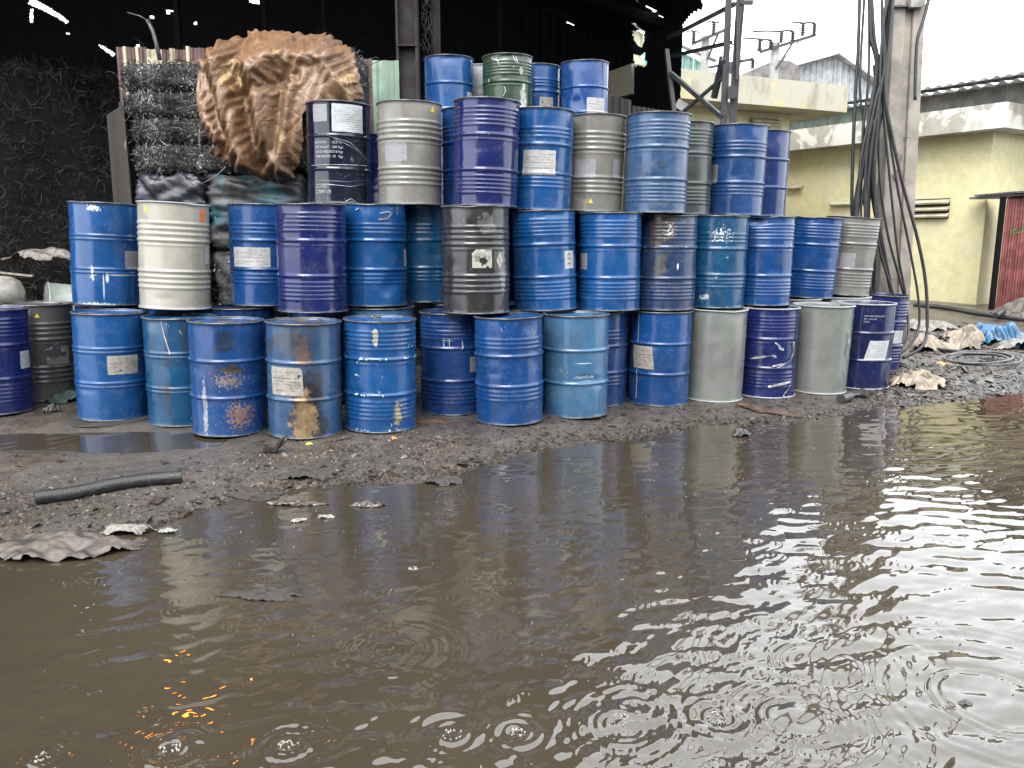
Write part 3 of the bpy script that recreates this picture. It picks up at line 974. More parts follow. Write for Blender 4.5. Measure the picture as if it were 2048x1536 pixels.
# id: profile, colour, paint options, label, extra
SPEC = {
    'A1': ('W', PURP, dict(rough=0.25, dirt=0.1, chips=0.0, rust=0.0), 'glossy purple blue drum cut by the left edge of the picture', dict(tilt=0.035)),
    'A2': ('G', DGREY, dict(dirt=0.4, rust=0.12), 'dark grey drum with torn label and pale blue sticker at far left', dict(tilt=0.03)),
    'A3': ('D', BLUE, dict(dirt=0.2, chips=0.05, dust=0.3), 'clean blue double hooped drum with torn white label, below the leftmost upper drum', dict(tilt=0.03)),
    'A4': ('D', TEALB, dict(dirt=0.8, chips=0.12, rust=0.2, scratch=0.9), 'dark streaked blue drum half hidden behind a rust scratched one, bottom row', dict(tilt=0.02)),
    'A5': ('P', BLUE2, dict(dirt=0.45, chips=0.1, rust=0.3, scratch=0.6, stains=[(0.02, 0.52, 0.17, 0.05, (0.05, 0.04, 0.035), 0.95, 34, 2.0), (0.08, 0.16, 0.20, 0.17, (0.20, 0.12, 0.085), 0.85, 55, 2.4), (0.0, 0.44, 0.20, 0.10, (0.20, 0.15, 0.12), 0.8, 60, 2.6), (-0.20, 0.22, 0.03, 0.30, (0.30, 0.30, 0.30), 0.7, 40, 1.8), (-0.02, 0.74, 0.09, 0.13, (0.015, 0.022, 0.035), 0.8, 14, 1.2)]), 'blue drum with rusty scratches on its lower half, bottom row', dict(tilt=0.022, dents=[(0.03, 0.52, 0.05, 0.04, 0.012)])),
    'A6': ('P', FADED, dict(dirt=0.7, chips=0.08, rust=0.25, stains=[(0.03, 0.24, 0.19, 0.34, BLK, 0.9, 10, 1.3), (-0.01, 0.16, 0.13, 0.26, MUDC, 1.0, 16, 1.3), (-0.02, 0.68, 0.08, 0.16, RUSTC, 0.85, 18, 1.5), (-0.12, 0.74, 0.28, 0.14, (0.035, 0.035, 0.04), 0.7, 8, 1.5)]), 'faded blue drum caked with brown mud below its stained label', dict(tilt=0.022)),
    'A7': ('W', BLUE, dict(dirt=0.25, chips=0.7, rust=0.15, stains=[(0.14, 0.14, 0.055, 0.16, (0.30, 0.24, 0.12), 0.8, 26, 2.0), (-0.04, 0.76, 0.03, 0.10, (0.35, 0.33, 0.25), 0.9, 36, 1.8)]), 'bright blue ribbed drum with white paint chips, front of bottom row', dict(tilt=0.018)),
    'A8': ('W', DEEP, dict(dirt=0.3, chips=0.25, rust=0.05), 'deep blue drum set back between two front drums, white scrawl on it', dict()),
    'A9': ('M', BLUE2, dict(dirt=0.4, chips=0.2, rust=0.42, scratch=0.9), 'scuffed blue drum with rust specks, below the black drum', dict(tilt=-0.012, dents=[(0.18, 0.80, 0.08, 0.06, 0.012)])),
    'A10': ('P', STEEL, dict(dirt=0.15, chips=0.12, rust=0.02, scratch=1.0, dust=0.4, stains=[(0.10, 0.36, 0.12, 0.02, (0.42, 0.48, 0.52), 0.7, 30, 1.8), (0.08, 0.48, 0.09, 0.006, (0.40, 0.45, 0.50), 0.8, 30, 0.8)]), 'light steel blue drum with creased dent, bottom row', dict(dents=[(0.12, 0.34, 0.10, 0.035, 0.022), (0.20, 0.29, 0.05, 0.04, 0.010)])),
    'A11': ('M', DEEP, dict(dirt=0.6, chips=0.15, rust=0.6), 'narrow glimpse of a rusty dark blue drum behind the light blue one', dict()),
    'A12': ('P', BLUE2, dict(dirt=0.4, chips=0.1, rust=0.3, scratch=0.7), 'blue drum with dirty white label and drip line, left of a plain grey one', dict(tilt=0.008)),
    'A13': ('S', SAGE, dict(rough=0.42, dirt=0.3, chips=0.0, rust=0.05, scratch=0.3), 'smooth hoopless grey drum between a blue and a purple drum, bottom row', dict(tilt=0.012)),
    'A14': ('W', PURP, dict(rough=0.26, dirt=0.15, chips=0.05, rust=0.0), 'purple ribbed drum with silver tape scraps, between two smooth grey drums', dict()),
    'A15': ('S', SAGE, dict(rough=0.42, dirt=0.25, chips=0.0, rust=0.0, scratch=0.2), 'smooth grey drum tapering downward beside the navy drum with print', dict(taper=0.05, tilt=0.012)),
    'A16': ('P', NAVY, dict(rough=0.28, dirt=0.1, chips=0.0, rust=0.0), 'navy drum with white print and slanted label near the rubble', dict(tilt=0.01)),
    'A17': ('W', PURP, dict(rough=0.28, dirt=0.1, chips=0.0, rust=0.0), 'purple blue drum at the far right, behind the navy printed drum', dict(tilt=0.06)),
    'B1': ('D', BLUE, dict(rough=0.28, dirt=0.1, chips=0.1, rust=0.0, dust=0.2, stains=[(0.13, 0.268, 0.15, 0.010, WHITE_ST, 1.0, 60, 0.7), (-0.03, 0.16, 0.008, 0.13, WHITE_ST, 0.8, 30, 0.6), (0.0, 0.24, 0.016, 0.05, WHITE_ST, 1.0, 30, 0.6), (-0.12, 0.25, 0.04, 0.05, WHITE_ST, 1.0, 50, 2.6), (-0.12, 0.31, 0.02, 0.05, WHITE_ST, 1.0, 50, 2.2), (-0.05, 0.01, 0.22, 0.03, WHITE_ST, 1.0, 40, 2.4), (-0.10, 0.83, 0.10, 0.04, WHITE_ST, 1.0, 45, 2.3)]), 'blue drum with white paint drips, leftmost of the second row', dict(tilt=0.05)),
    'B2': ('G', CREAM, dict(rough=0.3, dirt=0.12, chips=0.0, rust=0.03, dust=0.1, scratch=0.1, stains=[(0.11, 0.45, 0.002, 0.5, (0.16, 0.15, 0.13), 0.6, 20, 0.1)]), 'cream grey ribbed drum with orange sticker, second row', dict(tilt=0.05, dents=[(-0.27, 0.72, 0.05, 0.07, 0.012)])),
    'B3': ('M', BLUE2, dict(dirt=0.3, chips=0.0, rust=0.05), 'blue drum with wide white label, partly behind a purple drum', dict(tilt=0.02)),
    'B4': ('W', PURP, dict(rough=0.22, dirt=0.15, chips=0.02, rust=0.0, dust=0.35), 'shiny purple ribbed drum in the second row under the plastic wrapped one', dict(tilt=0.018)),
    'B5': ('M', BLUE, dict(rough=0.3, dirt=0.2, chips=0.1, rust=0.0), 'blue drum dented at its lower right, second row', dict(dents=[(0.16, 0.20, 0.09, 0.10, 0.028), (0.09, 0.14, 0.05, 0.08, 0.012)], tilt=0.01)),
    'B6': ('M', TEALB, dict(dirt=0.4, chips=0.1, rust=0.3), 'teal blue drum set back beside the black drum, second row', dict()),
    'B7': ('G', (0.024, 0.024, 0.025), dict(rough=0.24, dirt=0.5, chips=0.06, rust=0.05, scratch=0.6, dust=0.5, chipcol=(0.25, 0.25, 0.25), stains=[(0.27, 0.35, 0.06, 0.25, (0.16, 0.155, 0.16), 0.7, 24, 1.8), (0.10, 0.74, 0.12, 0.10, (0.14, 0.14, 0.14), 0.5, 20, 1.8), (-0.1, 0.60, 0.0, 0.0, BLK, 0, 1, 0)][:2]), 'black drum with torn label and white diamond sticker', dict()),
    'B8': ('W', BLUE, dict(rough=0.3, dirt=0.2, chips=0.05, rust=0.02, dust=0.35), 'blue ribbed drum leaning slightly right of the black drum', dict(tilt=-0.035, dents=[(0.08, 0.84, 0.10, 0.04, 0.012)])),
    'B9': ('W', BLUE, dict(rough=0.28, dirt=0.15, chips=0.03, rust=0.02, dust=0.3), 'bright blue ribbed drum with narrow label on its left, mid second row', dict()),
    'B10': ('W', (0.014, 0.034, 0.095), dict(rough=0.4, dirt=0.9, chips=0.55, rust=0.35, scratch=0.6, stains=[(-0.06, 0.74, 0.18, 0.28, (0.045, 0.035, 0.03), 0.95, 9, 1.4), (0.02, 0.74, 0.12, 0.16, WHITE_ST, 0.8, 50, 3.2), (-0.05, 0.43, 0.09, 0.12, (0.06, 0.055, 0.05), 0.85, 12, 1.4), (0.12, 0.41, 0.012, 0.035, WHITE_ST, 1, 30, 0.4)]), 'grimy blue drum with brown smear down its top, second row', dict()),
    'B11': ('M', TEALB, dict(rough=0.35, dirt=0.35, chips=0.6, rust=0.15, stains=[(0.04, 0.70, 0.20, 0.17, WHITE_ST, 0.9, 48, 3.4), (-0.10, 0.10, 0.08, 0.06, WHITE_ST, 0.9, 34, 2.6)]), 'blue drum spattered with white flecks near its top, second row', dict(tilt=0.012)),
    'B12': ('W', BLUE2, dict(rough=0.35, dirt=0.5, chips=0.15, rust=0.12), 'blue drum with crumpled top rim, second row', dict(rimdent=[(-0.10, 0.13, 0.045, 0)], dents=[(0.0, 0.74, 0.12, 0.10, 0.015), (0.12, 0.36, 0.08, 0.06, 0.010)], tilt=0.008)),
    'B13': ('W', BLUE2, dict(rough=0.3, dirt=0.15, chips=0.0, rust=0.0, dust=0.3), 'blue drum leaning right with its lid showing, second row right', dict(tilt=0.055, taper=0.03)),
    'B14': ('W', GREY, dict(rough=0.36, dirt=0.15, chips=0.0, rust=0.02), 'grey ribbed drum leaning right beside the cables', dict(tilt=0.06, taper=0.03)),
    'C1': ('P', (0.005, 0.007, 0.020), dict(rough=0.16, dirt=0.1, chips=0.0, rust=0.0, scratch=0.9, dust=0.2), 'dark navy drum wrapped in clear film with white lettering, by the tarpaulin', dict(tilt=0.02)),
    'C2': ('G', (0.185, 0.178, 0.155), dict(rough=0.32, dirt=0.15, chips=0.02, rust=0.04, scratch=0.15), 'light grey ribbed drum, left one of the third row greys', dict(tilt=0.01)),
    'C3': ('M', BLUE2, dict(dirt=0.2), 'sliver of a blue drum between light grey and purple drums, third row', dict()),
    'C4': ('W', PURP, dict(rough=0.2, dirt=0.12, chips=0.05, rust=0.0, dust=0.3), 'tall standing shiny purple drum in the middle of the third row', dict(tilt=0.03)),
    'C5': ('M', BLUE, dict(rough=0.3, dirt=0.2, chips=0.05, rust=0.05, dust=0.6), 'blue drum with big white label right of the purple one, third row', dict(tilt=0.03)),
    'C6': ('G', (0.15, 0.143, 0.125), dict(rough=0.34, dirt=0.25, chips=0.0, rust=0.05), 'brownish grey ribbed drum with silvery label, third row', dict(tilt=0.025)),
    'C7': ('W', FADED, dict(rough=0.38, dirt=0.25, chips=0.08, rust=0.1, dust=0.7, stains=[(0.05, 0.42, 0.06, 0.06, (0.02, 0.03, 0.05), 0.7, 20, 1.8)]), 'faded steel blue ribbed drum in the third row under the shed corner', dict(tilt=0.015)),
    'C8': ('W', (0.040, 0.050, 0.046), dict(rough=0.4, dirt=0.6, chips=0.05, rust=0.1, dust=0.5), 'dull dark green grey drum, third row', dict()),
    'C9': ('M', (0.008, 0.042, 0.135), dict(rough=0.32, dirt=0.2, chips=0.05, rust=0.05), 'blue drum with grimy label on its left, third row right', dict(tilt=0.02)),
    'C10': ('P', (0.008, 0.025, 0.105), dict(rough=0.28, dirt=0.2, chips=0.0, rust=0.0), 'rightmost drum of the third row, deep blue', dict(tilt=0.01)),
    'D1': ('P', (0.008, 0.060, 0.195), dict(rough=0.3, dirt=0.1, chips=0.06, rust=0.0), 'leftmost blue drum of the topmost row', dict(dents=[(0.0, 0.84, 0.12, 0.05, 0.012)])),
    'D2': ('S', (0.25, 0.27, 0.285), dict(rough=0.4, dirt=0.1, chips=0.0, rust=0.0), 'pale grey drum peeping out left of the green drum', dict()),
    'D3': ('W', (0.020, 0.046, 0.024), dict(rough=0.26, dirt=0.3, chips=0.25, rust=0.05, scratch=0.8, stains=[(0.20, 0.36, 0.06, 0.22, (0.34, 0.36, 0.33), 0.85, 16, 1.2)]), 'dark green drum on the topmost row', dict(dents=[(0.05, 0.85, 0.15, 0.04, 0.014)])),
    'D4': ('M', (0.008, 0.052, 0.18), dict(rough=0.28, dirt=0.15, chips=0.08, rust=0.0), 'blue topmost row drum set back right of the green drum', dict()),
    'D5': ('P', (0.008, 0.050, 0.19), dict(rough=0.24, dirt=0.1, chips=0.1, rust=0.0, scratch=0.6), 'rightmost blue drum of the topmost row, dented, large label', dict(dents=[(-0.10, 0.40, 0.09, 0.09, 0.022)])),
    'E1': ('P', DEEP, dict(dirt=0.4), 'dark blue drum whose lid shows behind the rust scratched drums', dict()),
    'E2': ('P', STEEL, dict(dirt=0.3), 'blue drum whose lid shows behind the white chipped drum', dict()),
    'E3': ('S', SAGE, dict(dirt=0.2), 'grey drum carrying the blue leaning one, second row right', dict()),
    'E4': ('S', (0.3, 0.3, 0.3), dict(dirt=0.1), 'pale silvery drum under the grey leaning one', dict()),
    'K1': ('P', NAVY, dict(dirt=0.3), 'navy drum glimpsed between the film wrapped and light grey drums', dict(low=True)),
}
DRUMS = {}
for i, (k, (kind, col, po, lab, ex)) in enumerate(SPEC.items()):
    sp = dict(p=POS[k], kind=kind, seed=i * 7 + 3, label=lab, **ex)
    _dr = random.Random(i * 13 + 5)
    dn = list(sp.get('dents', ()))
    for _ in range(3):
        dn.append((_dr.uniform(-0.32, 0.32), _dr.uniform(0.08, 0.84), _dr.uniform(0.03, 0.10), _dr.uniform(0.025, 0.08), _dr.uniform(0.002, 0.009)))
    sp['dents'] = dn
    if 'rimdent' not in sp and _dr.random() < 0.55:
        sp['rimdent'] = [(_dr.uniform(-0.3, 0.3), _dr.uniform(0.05, 0.12), _dr.uniform(0.004, 0.014), 0)]
    sp['mat'] = paint(i * 7 + 3, col, **po)
    if kind == 'S' or k in ('A16', 'A14', 'B2'): sp['rimmat'] = M['white_sheet']
    DRUMS[k] = (sp, build_drum(sp))

# stacks that carry the top row and the back halves of the piles
hid_mat = paint(999, DEEP, dirt=0.4)
HID = [(-3.75, 7.45, 0.1), (-3.05, 7.35, 0.095), (-1.8, 7.45, 0.09), (-0.6, 7.75, 0.08), (0.1, 7.5, 0.05), (1.4, 8.3, 0.02), (2.1, 8.5, 0.02), (2.6, 8.9, 0.02),
       (-1.3, 8.4, 0.98), (0.276, 8.134, 0.95), (0.88, 8.222, 0.93), (1.5, 8.45, 0.91), (2.187, 8.777, 0.91), (2.75, 9.1, 0.91), (-0.237, 7.811, 0.98)]
for k in ('D1', 'D2', 'D3', 'D4', 'D5'):
    HID += [(POS[k][0], POS[k][1], 0.06 + 0.89 * j) for j in range(3)]
HID += [(POS['K1'][0], POS['K1'][1], 0.06 + 0.89 * j) for j in range(2)]
hs = dict(p=HID[0], kind='P', seed=501, label='dark blue drum in the back of the stack, behind the front drums', mat=hid_mat, low=True)
h0 = build_drum(hs)
h0['group'] = 'drums in the back of the stack'
for q in HID[1:]:
    c = h0.copy()
    COL.objects.link(c)
    c.location = q
    c.rotation_euler = (0, 0, math.atan2(-q[0], q[1]))
    for ch in h0.children:
        d = ch.copy()
        COL.objects.link(d)
        d.parent = c
        for g2 in ch.children:
            e2 = g2.copy()
            COL.objects.link(e2)
            e2.parent = d

# labels, stickers, lettering
P_W = paper(1, (0.36, 0.36, 0.35), dirt=0.35)
P_D = paper(2, (0.30, 0.285, 0.25), dirt=0.9)
P_G = paper(3, (0.20, 0.20, 0.20), dirt=0.6, lines=12)
P_S = paper(4, (0.24, 0.24, 0.265), dirt=0.5, lines=14)
P_N = paper(5, (0.40, 0.41, 0.42), dirt=0.25, lines=12)
P_P = paper(6, (0.36, 0.35, 0.30), dirt=0.45, lines=1)


def L(k, *a, **kw): return add_label(DRUMS[k][0], DRUMS[k][1], *a, **kw)


L('A1', 0.272, 0.45, 0.12, 0.15, P_N)
L('A2', 0.14, 0.42, 0.21, 0.16, P_G, torn=0.55, seed=4)
L('A2', -0.115, 0.80, 0.075, 0.10, M['cyan_mark'], name='sticker')
add_triangle(*DRUMS['A2'], -0.02, 0.79, 0.045)
add_strip(*DRUMS['A2'], [(0.02, 0.47), (0.07, 0.49), (0.13, 0.53)], 0.01, M['tape'])
L('A3', 0.085, 0.465, 0.25, 0.155, P_D, torn=0.42, seed=12)
L('A6', -0.155, 0.445, 0.28, 0.215, P_D, torn=0.40, seed=23, skew=-0.05)
L('A8', 0.20, 0.44, 0.09, 0.135, P_G)
L('A12', -0.185, 0.455, 0.24, 0.215, P_D, torn=0.2, seed=31, skew=-0.12)
L('A16', 0.165, 0.41, 0.24, 0.20, P_N, skew=0.25)
L('A17', 0.27, 0.41, 0.16, 0.15, P_N)
L('B1', 0.235, 0.40, 0.16, 0.155, P_S)
L('B2', 0.335, 0.46, 0.09, 0.15, P_N)
L('B2', 0.265, 0.785, 0.055, 0.095, M['orange_mark'], name='orange_sticker')
add_triangle(*DRUMS['B2'], -0.235, 0.825, 0.06)
L('B3', -0.12, 0.425, 0.36, 0.17, P_W, torn=0.12, seed=5)
L('B5', 0.37, 0.42, 0.08, 0.15, P_N)
L('B7', 0.055, 0.455, 0.17, 0.15, P_P, torn=0.74, seed=8, lift=0.004)
L('B7', 0.225, 0.44, 0.075, 0.15, P_P, diamond=True, name='diamond_sticker')
L('B8', 0.265, 0.445, 0.13, 0.155, P_N)
for vv_ in (0.485, 0.445, 0.405):
    add_strip(*DRUMS['B8'], [(0.235, vv_), (0.255, vv_ + 0.012), (0.275, vv_)], 0.008, M['pole_ink'], name='pictogram', lift=0.0034)
L('B9', -0.285, 0.445, 0.11, 0.145, P_S)
L('B11', -0.30, 0.43, 0.09, 0.14, P_G)
L('B14', 0.0, 0.40, 0.16, 0.16, P_S, torn=0.2, seed=3)
L('C1', -0.18, 0.775, 0.15, 0.145, P_S)
L('C1', 0.09, 0.735, 0.30, 0.235, P_N, torn=0.10, seed=9)
L('C2', -0.135, 0.45, 0.22, 0.16, P_S, torn=0.1, seed=2)
add_triangle(*DRUMS['C2'], 0.23, 0.82, 0.055)
L('C5', -0.02, 0.41, 0.31, 0.215, P_W, torn=0.25, seed=6)
L('C6', -0.09, 0.39, 0.21, 0.165, P_S)
L('C6', 0.24, 0.40, 0.09, 0.16, P_S)
add_triangle(*DRUMS['C6'], -0.02, 0.10, 0.05)
L('C9', -0.28, 0.40, 0.17, 0.19, P_G)
L('D1', 0.285, 0.42, 0.12, 0.15, P_N, skew=0.2)
L('D3', 0.165, 0.695, 0.055, 0.10, P_P, diamond=True, name='diamond_sticker')
L('D4', 0.13, 0.40, 0.19, 0.20, P_D, torn=0.35, seed=14)
L('D5', 0.155, 0.33, 0.25, 0.26, P_W)

_sp, _rt = DRUMS['C1']
add_text(_sp, _rt, 'BATCH NO.', -0.235, 0.515, 0.030, M['print_white'])
add_text(_sp, _rt, 'NET WEIGHT', -0.235, 0.475, 0.030, M['print_white'])
add_text(_sp, _rt, 'GROSS WEIGHT', -0.235, 0.435, 0.030, M['print_white'])
add_text(_sp, _rt, 'TARE WEIGHT', -0.235, 0.395, 0.030, M['print_white'])
for j, s in enumerate((': 4LT/15', ': 200 Kgs', ': 218 Kgs', ': 18   Kgs')):
    add_text(_sp, _rt, s, -0.075, 0.515 - 0.04 * j, 0.031, M['print_white'], squash=0.95)
add_text(_sp, _rt, 'Z.1210923', -0.235, 0.135, 0.045, M['print_white'], squash=0.62)
add_text(_sp, _rt, 'CODM11170', -0.235, 0.085, 0.045, M['print_white'], squash=0.62)
for j, pts in enumerate(([(-0.1, 0.58), (0.1, 0.53), (0.3, 0.40)], [(-0.05, 0.56), (0.15, 0.48), (0.32, 0.36)], [(-0.22, 0.20), (0.05, 0.19), (0.3, 0.215)], [(-0.2, 0.17), (0.1, 0.15), (0.3, 0.19)], [(-0.30, 0.33), (0.0, 0.335), (0.3, 0.345)], [(0.05, 0.02), (0.10, 0.045), (0.17, 0.012)])):
    add_strip(_sp, _rt, pts, 0.004, M['tape'], name='film_crease', lift=0.004, seed=j)
_sp, _rt = DRUMS['A16']
add_text(_sp, _rt, 'TARE  WEIGHT(18.0)±0.5KG', -0.01, 0.755, 0.022, M['print_white'])
add_text(_sp, _rt, 'NW  18.0±0.5KG', -0.01, 0.725, 0.022, M['print_white'])
add_text(_sp, _rt, 'P02107', -0.01, 0.695, 0.024, M['print_white'])
add_text(_sp, _rt, '180', -0.13, 0.755, 0.022, M['print_white'])
T14 = DRUMS['A14']
for j, pts in enumerate(([(0.07, 0.555), (0.11, 0.53), (0.12, 0.50), (0.16, 0.485)], [(0.28, 0.555), (0.30, 0.46), (0.25, 0.38), (0.16, 0.335), (0.10, 0.31)], [(-0.16, 0.385), (-0.05, 0.41), (0.06, 0.43), (0.09, 0.41)], [(0.06, 0.325), (0.16, 0.345)], [(0.03, 0.12), (0.14, 0.145), (0.26, 0.16), (0.29, 0.175)], [(0.29, 0.16), (0.24, 0.08), (0.19, 0.03), (0.22, -0.02)])):
    add_strip(*T14, pts, 0.018, M['tape'], seed=j, lift=0.012)
add_strip(*DRUMS['A15'], [(0.30, 0.62), (0.31, 0.50), (0.29, 0.42), (0.31, 0.37)], 0.016, M['tape'], lift=0.012, seed=4)
add_strip(*DRUMS['A15'], [(0.31, 0.22), (0.315, 0.16)], 0.03, M['tape'], lift=0.006, seed=6)
for j, pts in enumerate(([(0.05, 0.80), (0.12, 0.815), (0.17, 0.80)], [(0.16, 0.80), (0.12, 0.755), (0.04, 0.748)], [(0.22, 0.86), (0.225, 0.79)], [(0.24, 0.86), (0.245, 0.80)], [(-0.16, 0.825), (-0.13, 0.84)])):
    add_strip(*DRUMS['B5'], pts, 0.010, M['tape'], seed=j + 9, lift=0.008)
for j, pts in enumerate(([(-0.08, 0.67), (-0.08, 0.60)], [(-0.03, 0.67), (-0.03, 0.60)], [(-0.1, 0.655), (0.0, 0.655)], [(0.08, 0.66), (0.09, 0.60), (0.07, 0.57)])):
    add_strip(*DRUMS['A8'], pts, 0.008, M['print_white'], name='paint_scrawl', seed=j, lift=0.002)
for j, pts in enumerate(([(-0.20, 0.84), (-0.17, 0.82), (-0.10, 0.80)], [(-0.14, 0.84), (-0.09, 0.75)], [(0.06, 0.87), (0.09, 0.80), (0.14, 0.78)], [(0.10, 0.86), (0.12, 0.78)], [(-0.24, 0.62), (-0.235, 0.57)], [(-0.04, 0.52), (-0.02, 0.48), (-0.05, 0.42)])):
    add_strip(*DRUMS['D3'], pts, 0.008, M['print_white'], name='paint_scrawl', seed=j, lift=0.002)
add_strip(*DRUMS['A12'], [(-0.235, 0.86), (-0.24, 0.6), (-0.235, 0.3), (-0.24, 0.05)], 0.005, M['print_white'], name='paint_drip', lift=0.002)
add_strip(*DRUMS['A4'], [(-0.15, 0.86), (-0.13, 0.75), (-0.09, 0.60)], 0.006, M['print_white'], name='paint_drip', lift=0.002)

# ---------------------------------------------------------------- the open shed
def roof_z(X): return np.minimum(5.4 + 0.45 * (2.9 - np.asarray(X, float)), 9.0)


def inpoly(px, py, poly):
    inside = np.zeros(px.shape, bool)
    n = len(poly)
    for i in range(n):
        x0, y0 = poly[i]
        x1, y1 = poly[(i + 1) % n]
        c = ((y0 > py) != (y1 > py)) & (px < (x1 - x0) * (py - y0) / (y1 - y0 + 1e-12) + x0)
        inside ^= c
    return inside


def survey(P):
    d = P[:, 1] * _c - (P[:, 2] - CAMZ) * _s
    u = P[:, 1] * _s + (P[:, 2] - CAMZ) * _c
    return 1024 + FPX * P[:, 0] / d, 768 - FPX * u / d


def holed(P, F, holes):
    c = P[F].mean(1)
    px, py = survey(c)
    kill = np.zeros(len(F), bool)
    for h in holes: kill |= inpoly(px, py, h)
    return F[~kill]


def spot(x, y, r): return [(x + r * math.cos(a), y + r * math.sin(a)) for a in np.linspace(0, 6.28, 9)[:-1]]


HOLES = [[(58, 0), (70, 0), (100, 16), (112, 25), (118, 27), (137, 43), (134, 48), (117, 36), (110, 32), (90, 22), (58, 8)], [(60, 18), (66, 18), (66, 46), (61, 46)], [(196, 90), (206, 92), (230, 107), (226, 113)],
         [(145, 166), (151, 166), (151, 178), (145, 178)], [(148, 182), (154, 184), (153, 198), (149, 196)], [(494, 0), (520, 0), (514, 10), (505, 7)],
         [(1083, 8), (1094, 0), (1110, 4), (1128, 14), (1142, 24), (1136, 34), (1128, 40), (1112, 28), (1084, 17)], [(1132, 44), (1146, 32), (1164, 38), (1158, 44), (1146, 50)],
         spot(339, 23, 5), spot(303, 34, 3), spot(238, 68, 2.5), spot(136, 67, 3), spot(392, 47, 2), spot(449, 69, 2), spot(275, 92, 2)]
HOLES_R = [[(1262, 46), (1268, 45), (1288, 62), (1284, 66)], [(1265, 60), (1290, 58), (1291, 78), (1286, 96), (1276, 94), (1266, 80)], [(1268, 110), (1280, 112), (1290, 106), (1293, 132), (1268, 131)],
           spot(1256, 24, 3), spot(1224, 50, 2), [(1274, 2), (1278, 2), (1316, 22), (1312, 26)], [(1318, 28), (1330, 36), (1327, 40), (1316, 33)]]

shed = thing('open_shed', 'dark open fronted scrap shed with ragged corrugated roof behind the drums', 'shed', (-3, 14, 0))
BY = 18.0
# roof: corrugation runs from the ragged right eave up to the left
ys = np.arange(7.0, BY + 0.3, 0.021)
xm = np.where(ys > 14.0, 3.15 - 0.115 * (ys - 14.0), np.where(ys > 8.8, 0.4 + (ys - 8.8) / 5.2 * 2.75, -16 + (ys - 7.0) / 1.8 * 16.4))
xm = xm + (vnoise(ys * 1.25, ys * 0, 3) - 0.5) * 0.10
NS = 14
S_ = np.r_[np.linspace(0, 0.11, 40), np.linspace(0.11, 1, 13)[1:]]
NS = len(S_)
RX = xm[:, None] + (-16.2 - xm[:, None]) * S_[None, :]
RY = np.repeat(ys[:, None], NS, 1)
RZ = roof_z(RX) + 0.045 * np.sin(2 * PI * RY / 0.17)
P_ = np.stack([RX, RY, RZ], -1).reshape(-1, 3)
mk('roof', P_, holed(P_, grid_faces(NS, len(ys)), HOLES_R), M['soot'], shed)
# rear wall
bx = np.r_[np.arange(-15.9, -12.6, 0.15), np.arange(-12.6, -8.4, 0.026), np.arange(-8.4, 0.2, 0.07), np.arange(0.2, 2.56, 0.03)]
bz = np.r_[np.linspace(0, 0.45, 16)[:-1], np.linspace(0.45, 1, 190)]
BX, BT = np.meshgrid(bx, bz)
BZ = BT * (roof_z(BX) - 0.02)
P_ = np.stack([BX, BY + 0.02 * np.sin(BX * 2 * PI / 0.2), BZ], -1).reshape(-1, 3)
P_ += (rng.random(P_.shape) - 0.5) * np.array([0.012, 0, 0.012])
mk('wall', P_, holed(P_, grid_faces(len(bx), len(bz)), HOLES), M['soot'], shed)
# right hand wall, seen from inside
ry_ = np.arange(14.25, BY + 0.03, 0.045)
rz_ = np.linspace(0.6, 5.45, 110)
YY, ZZ = np.meshgrid(ry_, rz_)
XX = 2.86 - 0.115 * (YY - 14.25)
P_ = np.stack([XX + 0.015 * np.sin(YY * 2 * PI / 0.15), YY, ZZ], -1).reshape(-1, 3)
P_ += (rng.random(P_.shape) - 0.5) * 0.015
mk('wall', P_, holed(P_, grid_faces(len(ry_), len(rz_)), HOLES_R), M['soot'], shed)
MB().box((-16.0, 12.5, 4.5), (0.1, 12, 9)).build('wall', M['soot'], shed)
# front columns: one H section post, one thin post with wires
c0_, c1_ = at(818, 195, 11.2), at(817, 0, 11.2)
cx = c0_.x
cb = MB()
for dx in (-0.125, 0.125): cb.box((cx + dx, 11.2, 3.6), (0.03, 0.24, 7.2))
cb.box((cx, 11.2, 3.6), (0.22, 0.02, 7.2))
cb.bar((cx - 0.06, 11.02, 2.95), (cx + 0.09, 11.02, 2.62), 0.03)
cb.box((cx, 11.19, 4.05), (0.262, 0.262, 0.02))
cb.build('column', M['maroon_steel'], shed)
p2 = at(868, 110, 11.6)
MB().box((p2.x + 0.04, 11.6, p2.z + 1.5), (0.10, 0.05, 3.0)).box((p2.x - 0.02, 11.66, 3.2), (0.05, 0.05, 6.4)).build('column', M['maroon_steel'], shed)
for yy in (9.6, 12.4, 15.2):
    rb = MB()
    xe = min(2.8, 0.2 + (yy - 8.8) / 5.2 * 2.75)
    rb.bar((xe, yy, float(roof_z(xe)) - 0.14), (-8, yy, float(roof_z(-5.1)) - 0.14), 0.08, 0.16)
    rb.build('rafter', M['soot_steel'], shed)
for j, (px, w) in enumerate(((356, 0.09), (1000, 0.08), (530, 0.06), (648, 0.06))):
    q = at(px, 60, 15.5)
    MB().box((q.x, 15.5, 3.6), (w, w, 7.2)).build('column', M['soot_steel'], shed)
wire = MB()
wr = random.Random(4)
for j in range(6):
    a = at(850 + wr.uniform(-4, 10), -5, 11.4)
    pts = []
    for i in range(12):
        pts.append((a.x + wr.uniform(-0.03, 0.03) + 0.04 * math.sin(i * 1.1 + j), 11.4 + wr.uniform(-0.02, 0.02), a.z - i * 0.065))
    wire.tube(pts, 0.006, 5)
wire.build('loose_wire', M['cable'], shed, smooth=True)

